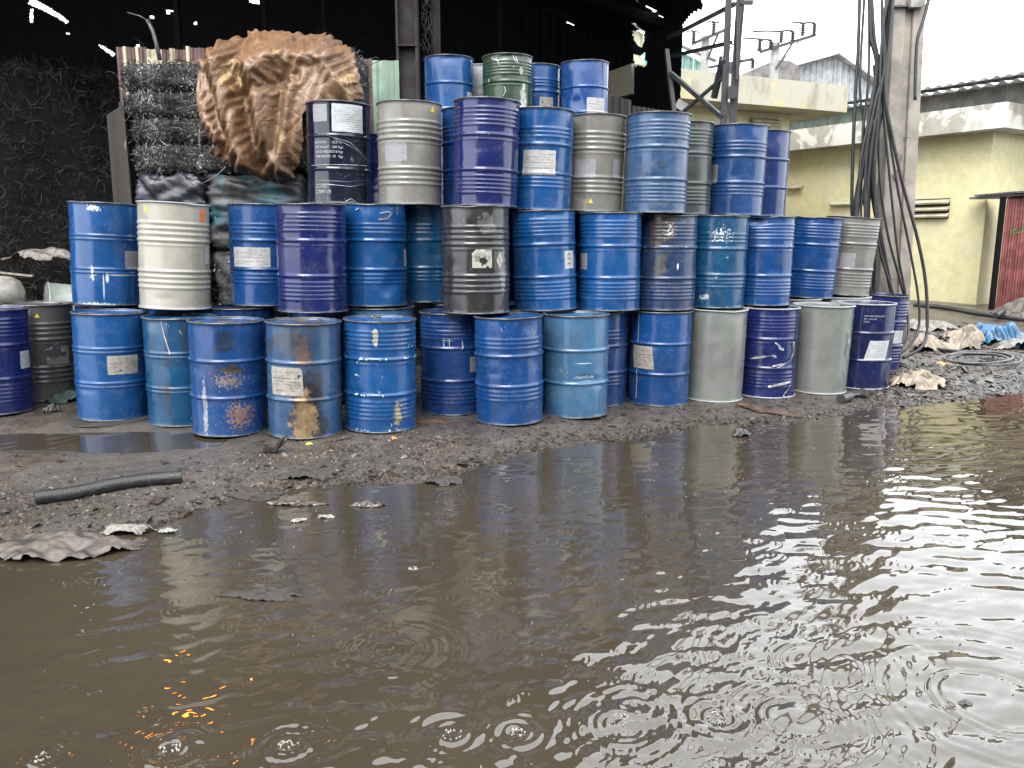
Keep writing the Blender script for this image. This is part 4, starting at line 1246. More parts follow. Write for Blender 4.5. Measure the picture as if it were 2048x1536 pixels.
# lit work lamp under the roof edge, outside the picture; the puddle shows its orange glints
lx, ly, lz = -4.15, 9.3, 4.65
lamp = thing('work_lamp', 'orange work lamp hanging under the shed roof, mirrored in the puddle', 'lamp', (lx, ly, lz))
MB().lathe([(0.03, 0.16), (0.05, 0.12), (0.24, 0.02), (0.25, 0.0), (0.235, 0.005), (0.04, 0.10)], (lx, ly, lz), 20).build('lamp_shade', M['lamp_metal'], lamp, smooth=True, angle=40)
MB().lathe([(0.03, 0.10), (0.08, 0.07), (0.13, 0.01), (0.125, -0.06), (0.07, -0.12), (0.005, -0.135)], (lx, ly, lz), 16).build('bulb', M['bulb'], lamp, smooth=True)
MB().tube([(lx, ly, lz + 0.15), (lx, ly, float(roof_z(lx)))], 0.008, 6).build('cord', M['cable'], lamp, smooth=True)


# ---------------------------------------------------------------- scrap: heap, bales, tarpaulin, fence sheets
def strands(name, n, posf, mat, parent, seed, ln=(0.08, 0.35), wd=0.006, curl=1.0, lift=0.02, kind='stuff'):
    r = np.random.default_rng(seed)
    K = 6
    P0, N0 = posf(n, r)
    d = r.normal(size=(n, 3))
    d -= N0 * (d * N0).sum(1)[:, None] * 0.75
    d /= np.linalg.norm(d, axis=1)[:, None]
    side = np.cross(d, N0 + r.normal(size=(n, 3)) * 0.6)
    side /= np.linalg.norm(side, axis=1)[:, None] + 1e-9
    Lh = r.uniform(*ln, size=n)
    cv = r.normal(size=(n, 1)) * curl
    cv2 = r.normal(size=(n, 1)) * curl
    w = wd * r.uniform(0.5, 1.5, size=(n, 1))
    vs = np.zeros((n, K, 2, 3))
    p = P0 + N0 * lift * r.random((n, 1))
    dd = d.copy()
    for k in range(K):
        wk = w * (0.35 if k in (0, K - 1) else 1)
        vs[:, k, 0] = p - side * wk / 2
        vs[:, k, 1] = p + side * wk / 2
        dd = dd + side * cv * 0.35 + N0 * cv2 * 0.22
        dd /= np.linalg.norm(dd, axis=1)[:, None]
        p = p + dd * (Lh / (K - 1))[:, None]
        side = side + r.normal(size=(n, 3)) * 0.35
        side -= dd * (side * dd).sum(1)[:, None]
        side /= np.linalg.norm(side, axis=1)[:, None] + 1e-9
    base = (np.arange(n) * K * 2)[:, None]
    k = np.arange(K - 1)[None, :] * 2
    F = np.stack([base + k, base + k + 1, base + k + 3, base + k + 2], -1).reshape(-1, 4)
    o = mk(name, vs.reshape(-1, 3), F, mat, parent)
    o['kind'] = kind
    return o


def heap_z(x, y):
    t = sstep(8.3, 14.0, y - 0.25 * (x + 5))
    z = 4.1 * t * (0.55 + 0.45 * sstep(-4.0, -7.0, x)) + (fbm(x * 1.3, y * 1.3, 31, 4) - 0.5) * 0.8 * sstep(0, 0.25, t)
    return z * (1 - sstep(-4.35, -3.5, x)) - 0.05


hx = np.linspace(-13, -3.4, 110)
hy = np.linspace(8.0, 17.5, 110)
HX, HY = np.meshgrid(hx, hy)
HZ = heap_z(HX, HY) + (fbm(HX * 7, HY * 7, 33, 3) - 0.5) * 0.12
heap = thing('swarf_heap', 'big dark heap of tangled metal swarf inside the shed at left', 'heap', (-7, 10, 0))
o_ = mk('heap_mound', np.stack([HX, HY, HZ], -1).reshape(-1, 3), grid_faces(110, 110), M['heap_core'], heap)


def heap_pos(n, r):
    x = -4.0 - 5.0 * r.random(n) ** 1.2
    y = 8.2 + 6.0 * r.random(n) ** 1.3
    z = heap_z(x, y)
    e = 0.05
    nx = -(heap_z(x + e, y) - heap_z(x - e, y)) / (2 * e)
    ny = -(heap_z(x, y + e) - heap_z(x, y - e)) / (2 * e)
    N = np.stack([nx, ny, np.ones(n)], -1)
    N /= np.linalg.norm(N, axis=1)[:, None]
    return np.stack([x, y, z + 0.05], -1), N


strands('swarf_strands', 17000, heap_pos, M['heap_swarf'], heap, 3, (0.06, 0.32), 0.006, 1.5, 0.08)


def bale(name, label, x0, x1, y0, y1, z0, z1, seed, core, strand=None, n=900, bulge=0.05, cat='bale', group=None, tie=True):
    b = thing(name, label, cat, ((x0 + x1) / 2, (y0 + y1) / 2, z0), group)
    # rounded block with lumpy faces
    k = 26
    vs, fs = [], []
    c = np.array([(x0 + x1) / 2, (y0 + y1) / 2, (z0 + z1) / 2])
    h = np.array([(x1 - x0) / 2, (y1 - y0) / 2, (z1 - z0) / 2])
    for ax in range(3):
        for sg in (-1, 1):
            A_, B_ = np.meshgrid(np.linspace(-1, 1, k), np.linspace(-1, 1, k))
            q = np.zeros(A_.shape + (3,))
            q[..., ax] = sg
            q[..., (ax + 1) % 3] = A_ * sg
            q[..., (ax + 2) % 3] = B_
            ex = 5.0 if strand is not None and n > 1000 else 10.0
            n4 = (np.abs(q) ** ex).sum(-1) ** (1 / ex)
            q = q / n4[..., None] * 1.08
            lum = (facet(q[..., 0] * 0.7 + q[..., 2] * 0.5 + seed, q[..., 1] * 0.7 + q[..., 2], seed, 6, 1.5) - 0.5) if n <= 1000 else (fbm(q[..., 0] * 2.2 + q[..., 2] * 1.7 + seed, q[..., 1] * 2.2 + q[..., 2], seed, 4) - 0.5)
            q = q * (1 + lum * bulge * 2)[..., None]
            p = c + q * h
            base = sum(len(v) for v in vs)
            vs.append(p.reshape(-1, 3))
            fs.append(grid_faces(k, k) + base)
    mk('bale_block', np.concatenate(vs), np.concatenate(fs), core, b)
    if strand is not None:
        def pf(n_, r):
            face = r.random(n_)
            a, bb = r.uniform(-1, 1, n_), r.uniform(-1, 1, n_)
            q = np.zeros((n_, 3))
            N = np.zeros((n_, 3))
            f1 = face < 0.62
            f2 = (face >= 0.62) & (face < 0.85)
            f3 = face >= 0.85
            q[f1] = np.stack([a[f1], -np.ones(f1.sum()), bb[f1]], -1); N[f1, 1] = -1
            q[f2] = np.stack([a[f2], bb[f2], np.ones(f2.sum())], -1); N[f2, 2] = 1
            q[f3] = np.stack([np.sign(a[f3]), a[f3] * 0 + bb[f3], a[f3]], -1); N[f3, 0] = np.sign(a[f3])
            n4 = (np.abs(q) ** 5.0).sum(-1) ** (1 / 5.0)
            q = q / n4[:, None] * 1.10
            return c + q * h, N
        strands('swarf_strands', n, pf, strand, b, seed, (0.015, 0.075), 0.0038, 1.4, 0.012)
        if n > 1500: strands('loose_wires', 60, pf, strand, b, seed + 500, (0.15, 0.4), 0.005, 1.0, 0.03)
    if tie:
        r = random.Random(seed)
        for fx in (0.12, 0.45, 0.8):
            xx = x0 + (x1 - x0) * fx + r.uniform(-0.05, 0.05)
            pts = [(xx + 0.03 * math.sin(4 * t + fx * 9), y0 - 0.04 - 0.03 * math.sin(3 * t), z1 + 0.02 + (z0 - z1) * t) for t in np.linspace(0, 1, 8)]
            MB().tube([(xx, y0 + 0.3, z1 + 0.05)] + pts, 0.004, 5).build('tie_wire', M['swarf'], b, smooth=True)
    return b


BY0 = 8.75
lft = at(240, 220, BY0).x
mid = at(505, 220, BY0).x
rgt = at(716, 220, BY0).x
zt = [at(250, v, BY0).z for v in (345, 285, 232, 178, 118)]
words = ('lowest', 'second lowest', 'second highest', 'topmost')
for j in range(4):
    dx = 0.02 * math.sin(j * 2.1)
    bale('swarf_bale', '%s loosely pressed bale of grey metal swarf left of the tarpaulin' % words[j], lft + 0.03 * (3 - j) + dx, mid + dx, BY0 + 0.02 * j, BY0 + 0.95, zt[j] - 0.005, zt[j + 1] - 0.018, 40 + j, M['swarf_core'], M['swarf'], 5200, 0.06, group='swarf bales')
for j in range(2):
    z0_ = zt[0] + (zt[4] - zt[0]) * j / 2
    bale('swarf_bale', '%s swarf bale under the brown tarpaulin' % ('lower', 'upper')[j], mid + 0.06, rgt - 0.04, BY0 + 0.05, BY0 + 0.95, z0_, z0_ + (zt[4] - zt[0]) / 2 - 0.02 + 0.16 * j, 50 + j, M['swarf_core'], M['swarf'], 3000, 0.06, group='swarf bales')
# wrapped bales under them
wl_ = at(282, 370, BY0).x
wm = at(418, 370, BY0).x
wr_ = at(600, 370, BY0).x
ztop = zt[0] - 0.03
hgt = ztop / 3
for j in range(3):
    bale('wrapped_bale', '%s bale wrapped in dark navy film behind the cream drum' % ('bottom', 'middle', 'top')[j], wl_, wm - 0.03, BY0 - 0.1, BY0 + 0.9, hgt * j, hgt * (j + 1) - 0.02, 60 + j, M['navy_plastic'], M['heap_swarf'] if j < 2 else None, 150, 0.13, group='wrapped bales', tie=False)
    bale('wrapped_bale', '%s bale wrapped in torn teal film beside the cream drum' % ('bottom', 'middle', 'top')[j], wm + 0.0, wr_, BY0 - 0.05, BY0 + 0.9, hgt * j, hgt * (j + 1) - 0.02, 70 + j, (M['teal_plastic'], M['swarf_core'], M['teal_plastic'])[j], M['swarf'], (120, 1500, 300)[j], 0.12, group='wrapped bales', tie=False)


def crumple(name, label, cat, c, sx, sy, h, seed, mat, rot=0.0, n=40, fold=1.0, flat=0.0, group=None):
    """a crumpled sheet lying on the ground"""
    n = max(16, min(44, n))
    X, Y = np.meshgrid(np.linspace(-1, 1, n), np.linspace(-1, 1, n))
    rr = np.hypot(X, Y)
    Z = h * (0.65 * (1 - np.clip(rr, 0, 1) ** 2) + 1.1 * (facet(X * 0.55 + seed, Y * 0.55, seed, 5, 1.0) - 0.40) * (1.05 - np.clip(rr, 0, 1) ** 3) + 0.5 * (fbm(X * 1.5 + seed, Y * 1.5, seed + 4, 3) - 0.5)) * (1 - flat) + 0.06 * h * fbm(X * 9, Y * 9 + seed, seed + 1, 2)
    P = np.stack([X * sx, Y * sy, np.maximum(Z, 0.002)], -1)

    def col(Q):
        Q[..., 2] = np.clip(Q[..., 2], 0.003, h * 1.25)
        return Q
    e = 0.07 * (1 - 0.75 * flat)
    P = relax(P, 1 + e, 1 + e, 90, 0.05, (0, 1), (0, 0, -0.00006 * h / 0.1), col, 0.25, seed)
    out = 0.50 + 0.85 * fbm(np.cos(np.arctan2(Y, X)) * 2.0 + seed, np.sin(np.arctan2(Y, X)) * 2.0, seed, 5, 0.65)
    cr, sr = math.cos(rot), math.sin(rot)
    WX_ = c[0] + P[..., 0] * cr - P[..., 1] * sr
    WY_ = c[1] + P[..., 0] * sr + P[..., 1] * cr
    Zb = np.maximum(ground_z(WX_, WY_, False), 0.0)
    V = np.stack([WX_, WY_, Zb + P[..., 2]], -1).reshape(-1, 3)
    F = grid_faces(n, n)
    ok = (rr < out).reshape(-1)[F].all(1)
    F = F[ok]
    used = np.unique(F)
    rm = np.full(len(V), -1)
    rm[used] = np.arange(len(used))
    o = mk(name, V[used], rm[F].astype(np.int32), mat)
    ss = o.modifiers.new('smooth', 'SUBSURF')
    ss.levels = ss.render_levels = 1
    return tag(o, label, cat, group)


# tarpaulin thrown over the bales
OUT = [(405, 100), (420, 88), (440, 80), (470, 68), (520, 72), (570, 76), (620, 72), (660, 84), (690, 96), (708, 112), (716, 150), (726, 194), (712, 206), (690, 212), (660, 214), (634, 222), (622, 240), (620, 262), (616, 300),
       (606, 330), (590, 352), (560, 362), (545, 378), (530, 372), (515, 350), (490, 346), (462, 330), (440, 316), (422, 308), (434, 296), (446, 296), (428, 272), (412, 240), (404, 200), (400, 150)]
gxp, gyp = np.meshgrid(np.linspace(392, 730, 84), np.linspace(386, 60, 82))
ctr = np.hypot((gxp - 548) / 165.0, (gyp - 205) / 150.0)
dome = np.sqrt(np.clip(1.08 - ctr ** 2.2, 0, 1))
a_, b_ = (gxp - 1024) / FPX, (768 - gyp) / FPX
T0 = (BY0 - 0.12) / (_c + b_ * _s)
slope_f = sstep(130, 60, gyp)                                   # the upper rim lies back over the bales
TP = np.stack([a_ * T0, BY0 - 0.06 - 0.40 * dome + 0.5 * slope_f, CAMZ + (-_s + b_ * _c) * T0], -1)
TP[..., 2] += 0.14 * slope_f
_fy = np.zeros_like(gxp)
for (x0, y0, x1, y1, w_, am) in ((430, 90, 505, 330, 26, 0.16), (470, 80, 545, 370, 20, -0.13), (520, 95, 560, 360, 30, 0.14), (600, 80, 560, 300, 34, -0.12), (640, 90, 700, 190, 26, 0.13), (560, 120, 690, 110, 22, 0.11),
                                 (420, 150, 470, 300, 18, -0.10), (600, 150, 570, 350, 16, 0.10), (430, 250, 520, 350, 16, 0.09), (500, 200, 600, 160, 18, -0.10), (660, 110, 720, 170, 12, -0.08), (450, 130, 540, 150, 16, 0.08)):
    dx_, dy2 = x1 - x0, y1 - y0
    L2 = dx_ * dx_ + dy2 * dy2
    t_ = np.clip(((gxp - x0) * dx_ + (gyp - y0) * dy2) / L2, 0, 1)
    wob = 14 * (fbm(gxp / 60 + x0, gyp / 60, 3, 2) - 0.5)
    dd_ = np.abs(np.hypot(gxp - x0 - t_ * dx_, gyp - y0 - t_ * dy2) + wob)
    _fy += am * np.clip(1 - dd_ / w_, 0, 1) ** 0.9
TP[..., 1] -= _fy
TP[..., 1] += (facet(gxp / 100 * 0.8, gyp / 100 * 0.5, 23, 3, 1.3) - 0.5) * 0.07 + (vnoise(gxp / 15, gyp / 21, 5) - 0.5) * 0.02


def tarp_col(Q):
    Q[..., 1] = np.clip(Q[..., 1], BY0 - 0.62, BY0 - 0.03 + 0.55 * slope_f)
    return Q


TP = relax(TP, 1.045, 1.02, 220, 0.04, (0, 2), (0, 0, 0), tarp_col, 0.2)
F_ = grid_faces(84, 82)
cx_, cy_ = gxp.reshape(-1)[F_].mean(1), gyp.reshape(-1)[F_].mean(1)
cx_, cy_ = cx_ + 7 * (fbm(cx_ / 22, cy_ / 22, 8, 3) - 0.5), cy_ + 7 * (fbm(cx_ / 22, cy_ / 22, 9, 3) - 0.5)
F_ = F_[inpoly(cx_, cy_, OUT)]
V_ = TP.reshape(-1, 3)
used = np.unique(F_)
rm = np.full(len(V_), -1)
rm[used] = np.arange(len(used))
tarp = mk('tarpaulin', V_[used], rm[F_].astype(np.int32), M['tarp'])
tag(tarp, 'crumpled brown tarpaulin with golden stains hanging over the swarf bales', 'tarpaulin')
so_ = tarp.modifiers.new('thickness', 'SOLIDIFY')
so_.thickness = 0.006
ss_ = tarp.modifiers.new('smooth', 'SUBSURF')
ss_.levels = ss_.render_levels = 1


def sheet(name, label, cat, a, b, z0, z1, pitch, amp, mat, parent=None, group=None, za=None, square=True, lean=0.0):
    """corrugated sheet standing on the line a-b; za: top height at b when the top slopes"""
    a, b = Vector((a[0], a[1], 0)), Vector((b[0], b[1], 0))
    Ln = (b - a).length
    d = (b - a).normalized()
    nrm = Vector((d.y, -d.x, 0))
    n = max(6, int(Ln / pitch * 6))
    s = np.linspace(0, Ln, n)
    wv_ = np.sin(2 * PI * s / pitch)
    if square: wv_ = np.clip(wv_ * 2.2, -1, 1)
    rows = 5
    V = []
    zb = z1 if za is None else za
    for k in range(rows):
        t = k / (rows - 1)
        for i in range(n):
            zt_ = z1 + (zb - z1) * s[i] / Ln
            p = a + d * s[i] + nrm * (amp * wv_[i] + lean * t + 0.01 * math.sin(s[i] * 2 + 3 * t))
            V.append((p.x, p.y, z0 + (zt_ - z0) * t))
    o = mk(name, V, grid_faces(n, rows), mat, parent, smooth=True, angle=35)
    if parent is None: tag(o, label, cat, group)
    return o


FY = 10.2
ztop1 = at(300, 96, FY).z
stripes = [(233, 246, 'maroon_sheet'), (246, 254, 'cream_sheet'), (254, 271, 'maroon_sheet'), (271, 279, 'cream_sheet'), (279, 293, 'maroon_sheet'), (293, 325, 'cream_sheet'), (325, 339, 'maroon_sheet'), (339, 350, 'cream_sheet'), (350, 372, 'maroon_sheet'), (372, 380, 'cream_sheet'), (380, 410, 'maroon_sheet')]
fence = thing('striped_fence', 'maroon and cream striped metal sheets standing behind the swarf bales', 'fence', (at(320, 110, FY).x, FY, 0))
for x0, x1, m in stripes:
    sheet('metal_sheet', None, None, (at(x0, 110, FY).x, FY), (at(x1, 110, FY).x, FY), 0.0, ztop1 + 0.02 * math.sin(x0), 0.09, 0.012, M[m], fence)
fence2 = thing('green_fence', 'maroon and pale green metal sheets right of the tarpaulin', 'fence', (at(760, 300, FY).x, FY, 0))
zt2 = at(760, 122, FY).z
sheet('metal_sheet', None, None, (at(640, 200, FY).x, FY), (at(747, 200, FY).x, FY), 0, zt2 + 0.03, 0.2, 0.015, M['maroon_sheet'], fence2)
sheet('metal_sheet', None, None, (at(747, 200, FY).x, FY - 0.03), (at(800, 200, FY).x, FY - 0.03), 0, zt2, 0.13, 0.012, M['pale_green_sheet'], fence2)
dp = thing('sheet_door', 'narrow brown corrugated metal door left of the swarf bales', 'door', (at(236, 300, 9.4).x, 9.4, 0))
sheet('door_sheet', None, None, (at(214, 220, 9.9).x, 9.9), (at(250, 220, 8.9).x, 8.9), 0, at(214, 230, 9.9).z, 0.06, 0.01, M['brown_sheet'], dp, za=at(250, 206, 8.9).z)
MB().bar((at(252, 300, 8.85).x, 8.85, 0), (at(252, 300, 8.85).x, 8.85, at(252, 205, 8.85).z), 0.05).build('door_post', M['brown_sheet'], dp)
MB().bar((at(263, 300, 8.95).x, 8.95, 0), (at(263, 300, 8.95).x, 8.95, at(263, 205, 8.95).z), 0.07).build('door_post', M['soot_steel'], dp)
MB().tube([at(295, 40, 10), at(305, 60, 10), at(312, 85, 10), at(320, 120, 10)], 0.025, 6).tube([at(255, 25, 10), at(280, 32, 10), at(296, 42, 10)], 0.008, 5).build('scrap_rod', M['rim_steel'], None, smooth=True)
tag(bpy.data.objects['scrap_rod'], 'bent metal rod sticking up behind the striped sheets', 'rod')
sheet('rusty_fence_sheet', 'rust brown metal sheet seen just over the grey drum under the shed corner', 'fence', at(1214, 215, 13)[:2], at(1264, 215, 13.2)[:2], 0, at(1240, 189, 13).z, 0.12, 0.015, M['brown_sheet'], za=at(1262, 196, 13).z)
sheet('low_fence_sheet', 'low brown metal sheet before the yellow building', 'fence', at(1264, 215, 13.3)[:2], at(1345, 215, 13.9)[:2], 0, at(1300, 211, 13.3).z, 0.12, 0.015, M['brown_sheet'])

# ---------------------------------------------------------------- yellow buildings
d1 = Vector((5.27, 2.4, 0)).normalized()
n1 = Vector((-d1.y, d1.x, 0))          # away from the camera
PL, PR = Vector((2.62, 17.3, 0)), Vector((7.89, 19.7, 0))
PLx = PL - d1 * 0.2
yb = thing('yellow_house', 'yellow plastered house with weathered flat concrete canopy behind the lattice post', 'house', (5.2, 19, 0))


def slab(pts, z0, z1, name, mat, parent): return MB().prism([(p.x, p.y) for p in pts], z0, z1).build(name, mat, parent)


slab([PLx, PR, PR + n1 * 7, PLx + n1 * 7], 4.48, 5.07, 'canopy', M['parapet'], yb)
W0, W1 = PLx + n1 * 0.85 + d1 * 0.1, PR - d1 * 0.95 + n1 * 0.85
slab([W0, W1, W1 + n1 * 6, W0 + n1 * 6], 0, 4.477, 'wall', M['yellow'], yb)


def on_wall(px, py, A_, d):
    """where the sight line of a pixel meets the upright plane through A_ along d"""
    a = (px - 1024) / FPX
    b = (768 - py) / FPX
    r = Vector((a, _c + b * _s, -_s + b * _c))
    nn = Vector((-d.y, d.x, 0))
    t = (A_.dot(nn)) / r.dot(nn)
    return r * t + Vector((0, 0, CAMZ))


def louver(parent, A_, d, x0, x1, y0, y1, nsl, name='vent'):
    p0, p1 = on_wall(x0, y0, A_, d), on_wall(x1, y1, A_, d)
    n_ = Vector((-d.y, d.x, 0))
    if n_.dot(Vector((p0.x, p0.y, 0))) < 0: n_ = -n_
    c = (p0 + p1) / 2
    w = abs((p1 - p0).dot(d))
    h = abs(p1.z - p0.z)
    Mx = Matrix((d, n_, Vector((0, 0, 1)))).transposed()
    v = MB().box(c - n_ * 0.003, (w, 0.02, h if nsl > 1 else 0.03), Mx).build(name, M['dark_gap'] if nsl > 1 else M['slat'], parent)
    for i in range(nsl):
        zc = p1.z + h * (i + 0.5) / nsl
        T_ = Mx @ Matrix.Rotation(math.radians(30), 3, 'X')
        o = MB().box(Vector((c.x, c.y, zc)) - n_ * 0.06, (w * 1.03, 0.16, 0.045), T_).build('slat', M['slat'], v)
    return v


louver(yb, W0, d1, 1500, 1554, 236, 264, 4, 'window')
# far yellow house on the right
N0_ = Vector((11.0, 19.0, 0))
d2 = Vector((-2.77, 4.3, 0)).normalized()
o2 = Vector((d2.y, -d2.x, 0))           # to the right of the receding wall
yb2 = thing('yellow_store', 'long yellow plastered store with louvered vent behind the concrete pole', 'building', (11, 21, 0))
E_ = N0_ + d2 * 9
d3 = o2
slab([N0_, N0_ + d3 * 9, E_ + d3 * 9, E_], 0, 3.957, 'wall', M['yellow'], yb2)
ov = -o2 * 0.55 - d2 * 0.5
Nc = N0_ + ov
slab([Nc, Nc + d3 * 10, E_ + d3 * 9.5, E_ - o2 * 0.55], 3.96, 4.50, 'canopy', M['parapet_white'], yb2)
louver(yb2, N0_, d2, 1829, 1897, 399, 437, 3)
louver(yb2, N0_, d2, 1666, 1712, 402, 412, 1)
louver(yb2, N0_, d2, 1574, 1606, 372, 378, 1)
# sheet metal storey and pale roofs on it
up = thing('sheet_metal_shed', 'grey and green sheet metal shed with wavy pale roof above the yellow store', 'shed', (12, 22, 4.5))
u0 = N0_ + o2 * 0.4 + d2 * 0.3
u1 = N0_ + o2 * 0.4 + d2 * 2.4
u2 = N0_ + o2 * 0.4 + d2 * 9
sheet('wall_sheet', None, None, (u1.x, u1.y), (u0.x - d2.x * 3, u0.y - d2.y * 3), 4.3, 5.0, 0.12, 0.012, M['grey_sheet'], up, square=False)
sheet('wall_sheet', None, None, (u2.x, u2.y), (u1.x, u1.y), 4.3, 5.0, 0.12, 0.012, M['green_sheet'], up, square=False)
sheet('wall_sheet', None, None, (u0.x - d2.x * 1.0, u0.y - d2.y * 1.0), (u0.x - d2.x * 3, u0.y - d2.y * 3), 4.3, 5.0, 0.2, 0.02, M['brown_sheet'], up)


def wavy_roof(name, A_, dl, ln, dup, run, z0, z1, pitch, amp, mat, parent):
    n = int(ln / pitch * 8)
    s = np.linspace(0, ln, n)
    V = []
    for t in np.linspace(0, 1, 6):
        for si in s:
            p = A_ + dl * si + dup * (run * t)
            V.append((p.x, p.y, z0 + (z1 - z0) * t + amp * math.sin(2 * PI * si / pitch)))
    return mk(name, V, grid_faces(n, 6), mat, parent)


e0 = N0_ - o2 * 0.1 - d2 * 3.2
wavy_roof('roof', e0, d2, 12.5, o2, 3.2, 5.0, 5.35, 0.30, 0.035, M['pale_roof'], up)
wavy_roof('roof', e0 + o2 * 2.6, d2, 10.5, o2, 4, 5.62, 6.1, 0.30, 0.035, M['pale_roof'], up)
q0 = e0 + o2 * 3.0
MB().prism([(q0.x, q0.y), (q0.x + d2.x * 10, q0.y + d2.y * 10), (q0.x + d2.x * 10 + o2.x * 3, q0.y + d2.y * 10 + o2.y * 3), (q0.x + o2.x * 3, q0.y + o2.y * 3)], 5.28, 5.56).build('wall_sheet', M['grey_sheet'], up)
# red corrugated lean-to
rd = thing('red_shed', 'red corrugated metal shed with small slanted roof at the right edge', 'shed', (11.2, 18.2, 0))
ra, rb_ = at(1992, 600, 17.6), at(2075, 600, 17.2)
nsheet = 5
for i in range(nsheet):
    f0, f1 = i / nsheet, (i + 1) / nsheet
    A2 = ra.lerp(rb_, f0); B2 = ra.lerp(rb_, f1)
    sheet('red_sheet', None, None, (A2.x, A2.y), (B2.x, B2.y), 0.0, at(2010, 398, 17.5).z, 0.115, 0.02, M['red_sheet'], rd)
zz_ = at(2010, 392, 17.5).z
MB().prism([(ra.x + 0.12, ra.y + 0.06), (rb_.x - 0.02, rb_.y + 0.06), (rb_.x - 0.02, rb_.y + 1.4), (ra.x + 0.95, ra.y + 1.4)], 0.0, zz_ - 0.004).build('side_wall', M['red_sheet'], rd)
MB().prism([(ra.x + 0.02, ra.y - 0.2), (rb_.x + 0.3, rb_.y - 0.2), (rb_.x + 0.3, rb_.y + 1.5), (ra.x + 0.02, ra.y + 1.5)], zz_, zz_ + 0.05).build('roof', M['grey_sheet'], rd)
MB().prism([(ra.x - 0.03, ra.y - 0.3), (rb_.x + 0.3, rb_.y - 0.3), (rb_.x + 0.3, rb_.y + 1.2), (ra.x - 0.03, ra.y + 1.2)], zz_ + 0.055, zz_ + 0.09).build('roof', M['rim_steel'], rd)
MB().box((ra.x - 0.05, ra.y + 0.05, zz_ / 2), (0.09, 0.09, zz_)).build('post', M['soot_steel'], rd)

# far warehouses
GY_ = 45.0
wh = thing('gable_warehouse', 'far grey ribbed warehouse with low gable roof', 'warehouse', (at(1640, 150, GY_).x, GY_, 0))
apx, lf_, rt_ = at(1670, 113, GY_), at(1530, 152, GY_), at(1750, 176, GY_)
for (p, q_) in ((lf_, apx), (apx, rt_)):
    k = max(1, int((q_.x - p.x) / 1.2))
    for i in range(k):
        A2, B2 = p.lerp(q_, i / k), p.lerp(q_, (i + 1) / k)
        sheet('wall_panel', None, None, (A2.x, GY_), (B2.x, GY_), 0, A2.z, 0.30, 0.035, M['white_sheet'], wh, za=B2.z)
MB().bar(lf_ + Vector((-0.8, -0.3, -0.1)), apx + Vector((0, -0.3, 0.12)), 0.5, 0.16).bar(apx + Vector((0, -0.3, 0.12)), rt_ + Vector((0.6, -0.3, -0.05)), 0.5, 0.16).build('roof_edge', M['pale_roof'], wh)
MB().add([(lf_.x - 0.8, GY_, lf_.z - 0.1), (apx.x, GY_, apx.z + 0.1), (apx.x, GY_ + 20, apx.z + 0.1), (lf_.x - 0.8, GY_ + 20, lf_.z - 0.1), (rt_.x + 0.6, GY_, rt_.z), (rt_.x + 0.6, GY_ + 20, rt_.z)], [(0, 1, 2, 3), (1, 4, 5, 2)]).build('roof', M['pale_roof'], wh)
tg = thing('teal_warehouse', 'far teal ribbed warehouse gable past the shed corner', 'warehouse', (at(1330, 100, 36).x, 36, 0))
tp, tq = at(1262, 55, 36), at(1412, 128, 36)
for i in range(6):
    A2, B2 = tp.lerp(tq, i / 6), tp.lerp(tq, (i + 1) / 6)
    sheet('wall_panel', None, None, (A2.x, 36), (B2.x, 36), 0, A2.z, 0.28, 0.03, M['teal_sheet'] if i != 0 else M['cream_sheet'], tg, za=B2.z)
MB().bar(tp + Vector((0, -0.2, 0.15)), tq + Vector((0.4, -0.2, 0.12)), 0.5, 0.14).build('roof_edge', M['pale_roof'], tg)
dk = thing('dark_roofed_shed', 'far low shed with dark rounded roof left of the grey warehouse', 'shed', (at(1530, 140, 42).x, 42, 0))
ra0, ra1, ra2 = at(1480, 150, 42), at(1568, 119, 42), at(1600, 134, 42)
MB().add([(ra0.x, 42, ra0.z), (ra1.x - 0.4, 42, ra1.z), (ra1.x + 0.3, 42, ra1.z - 0.05), (ra2.x, 42, ra2.z), (ra0.x, 52, ra0.z), (ra1.x - 0.4, 52, ra1.z), (ra1.x + 0.3, 52, ra1.z - 0.05), (ra2.x, 52, ra2.z), (ra0.x, 42, 0), (ra2.x, 42, 0)], [(0, 1, 5, 4), (1, 2, 6, 5), (2, 3, 7, 6), (8, 9, 3, 2, 1, 0)]).build('roof', M['grey_sheet'], dk)

# ---------------------------------------------------------------- lattice post, utility poles, concrete pole and cables
lp = thing('lattice_post', 'dark steel lattice post with diagonal braces beside the shed corner', 'post', (at(1455, 245, 11.5).x, 11.5, 0))


def extr(pa, pb, Y, z0, z1):
    A2, B2 = at(*pa, Y), at(*pb, Y)
    f = lambda z: A2 + (B2 - A2) * ((z - A2.z) / (B2.z - A2.z))
    return f(z0), f(z1)


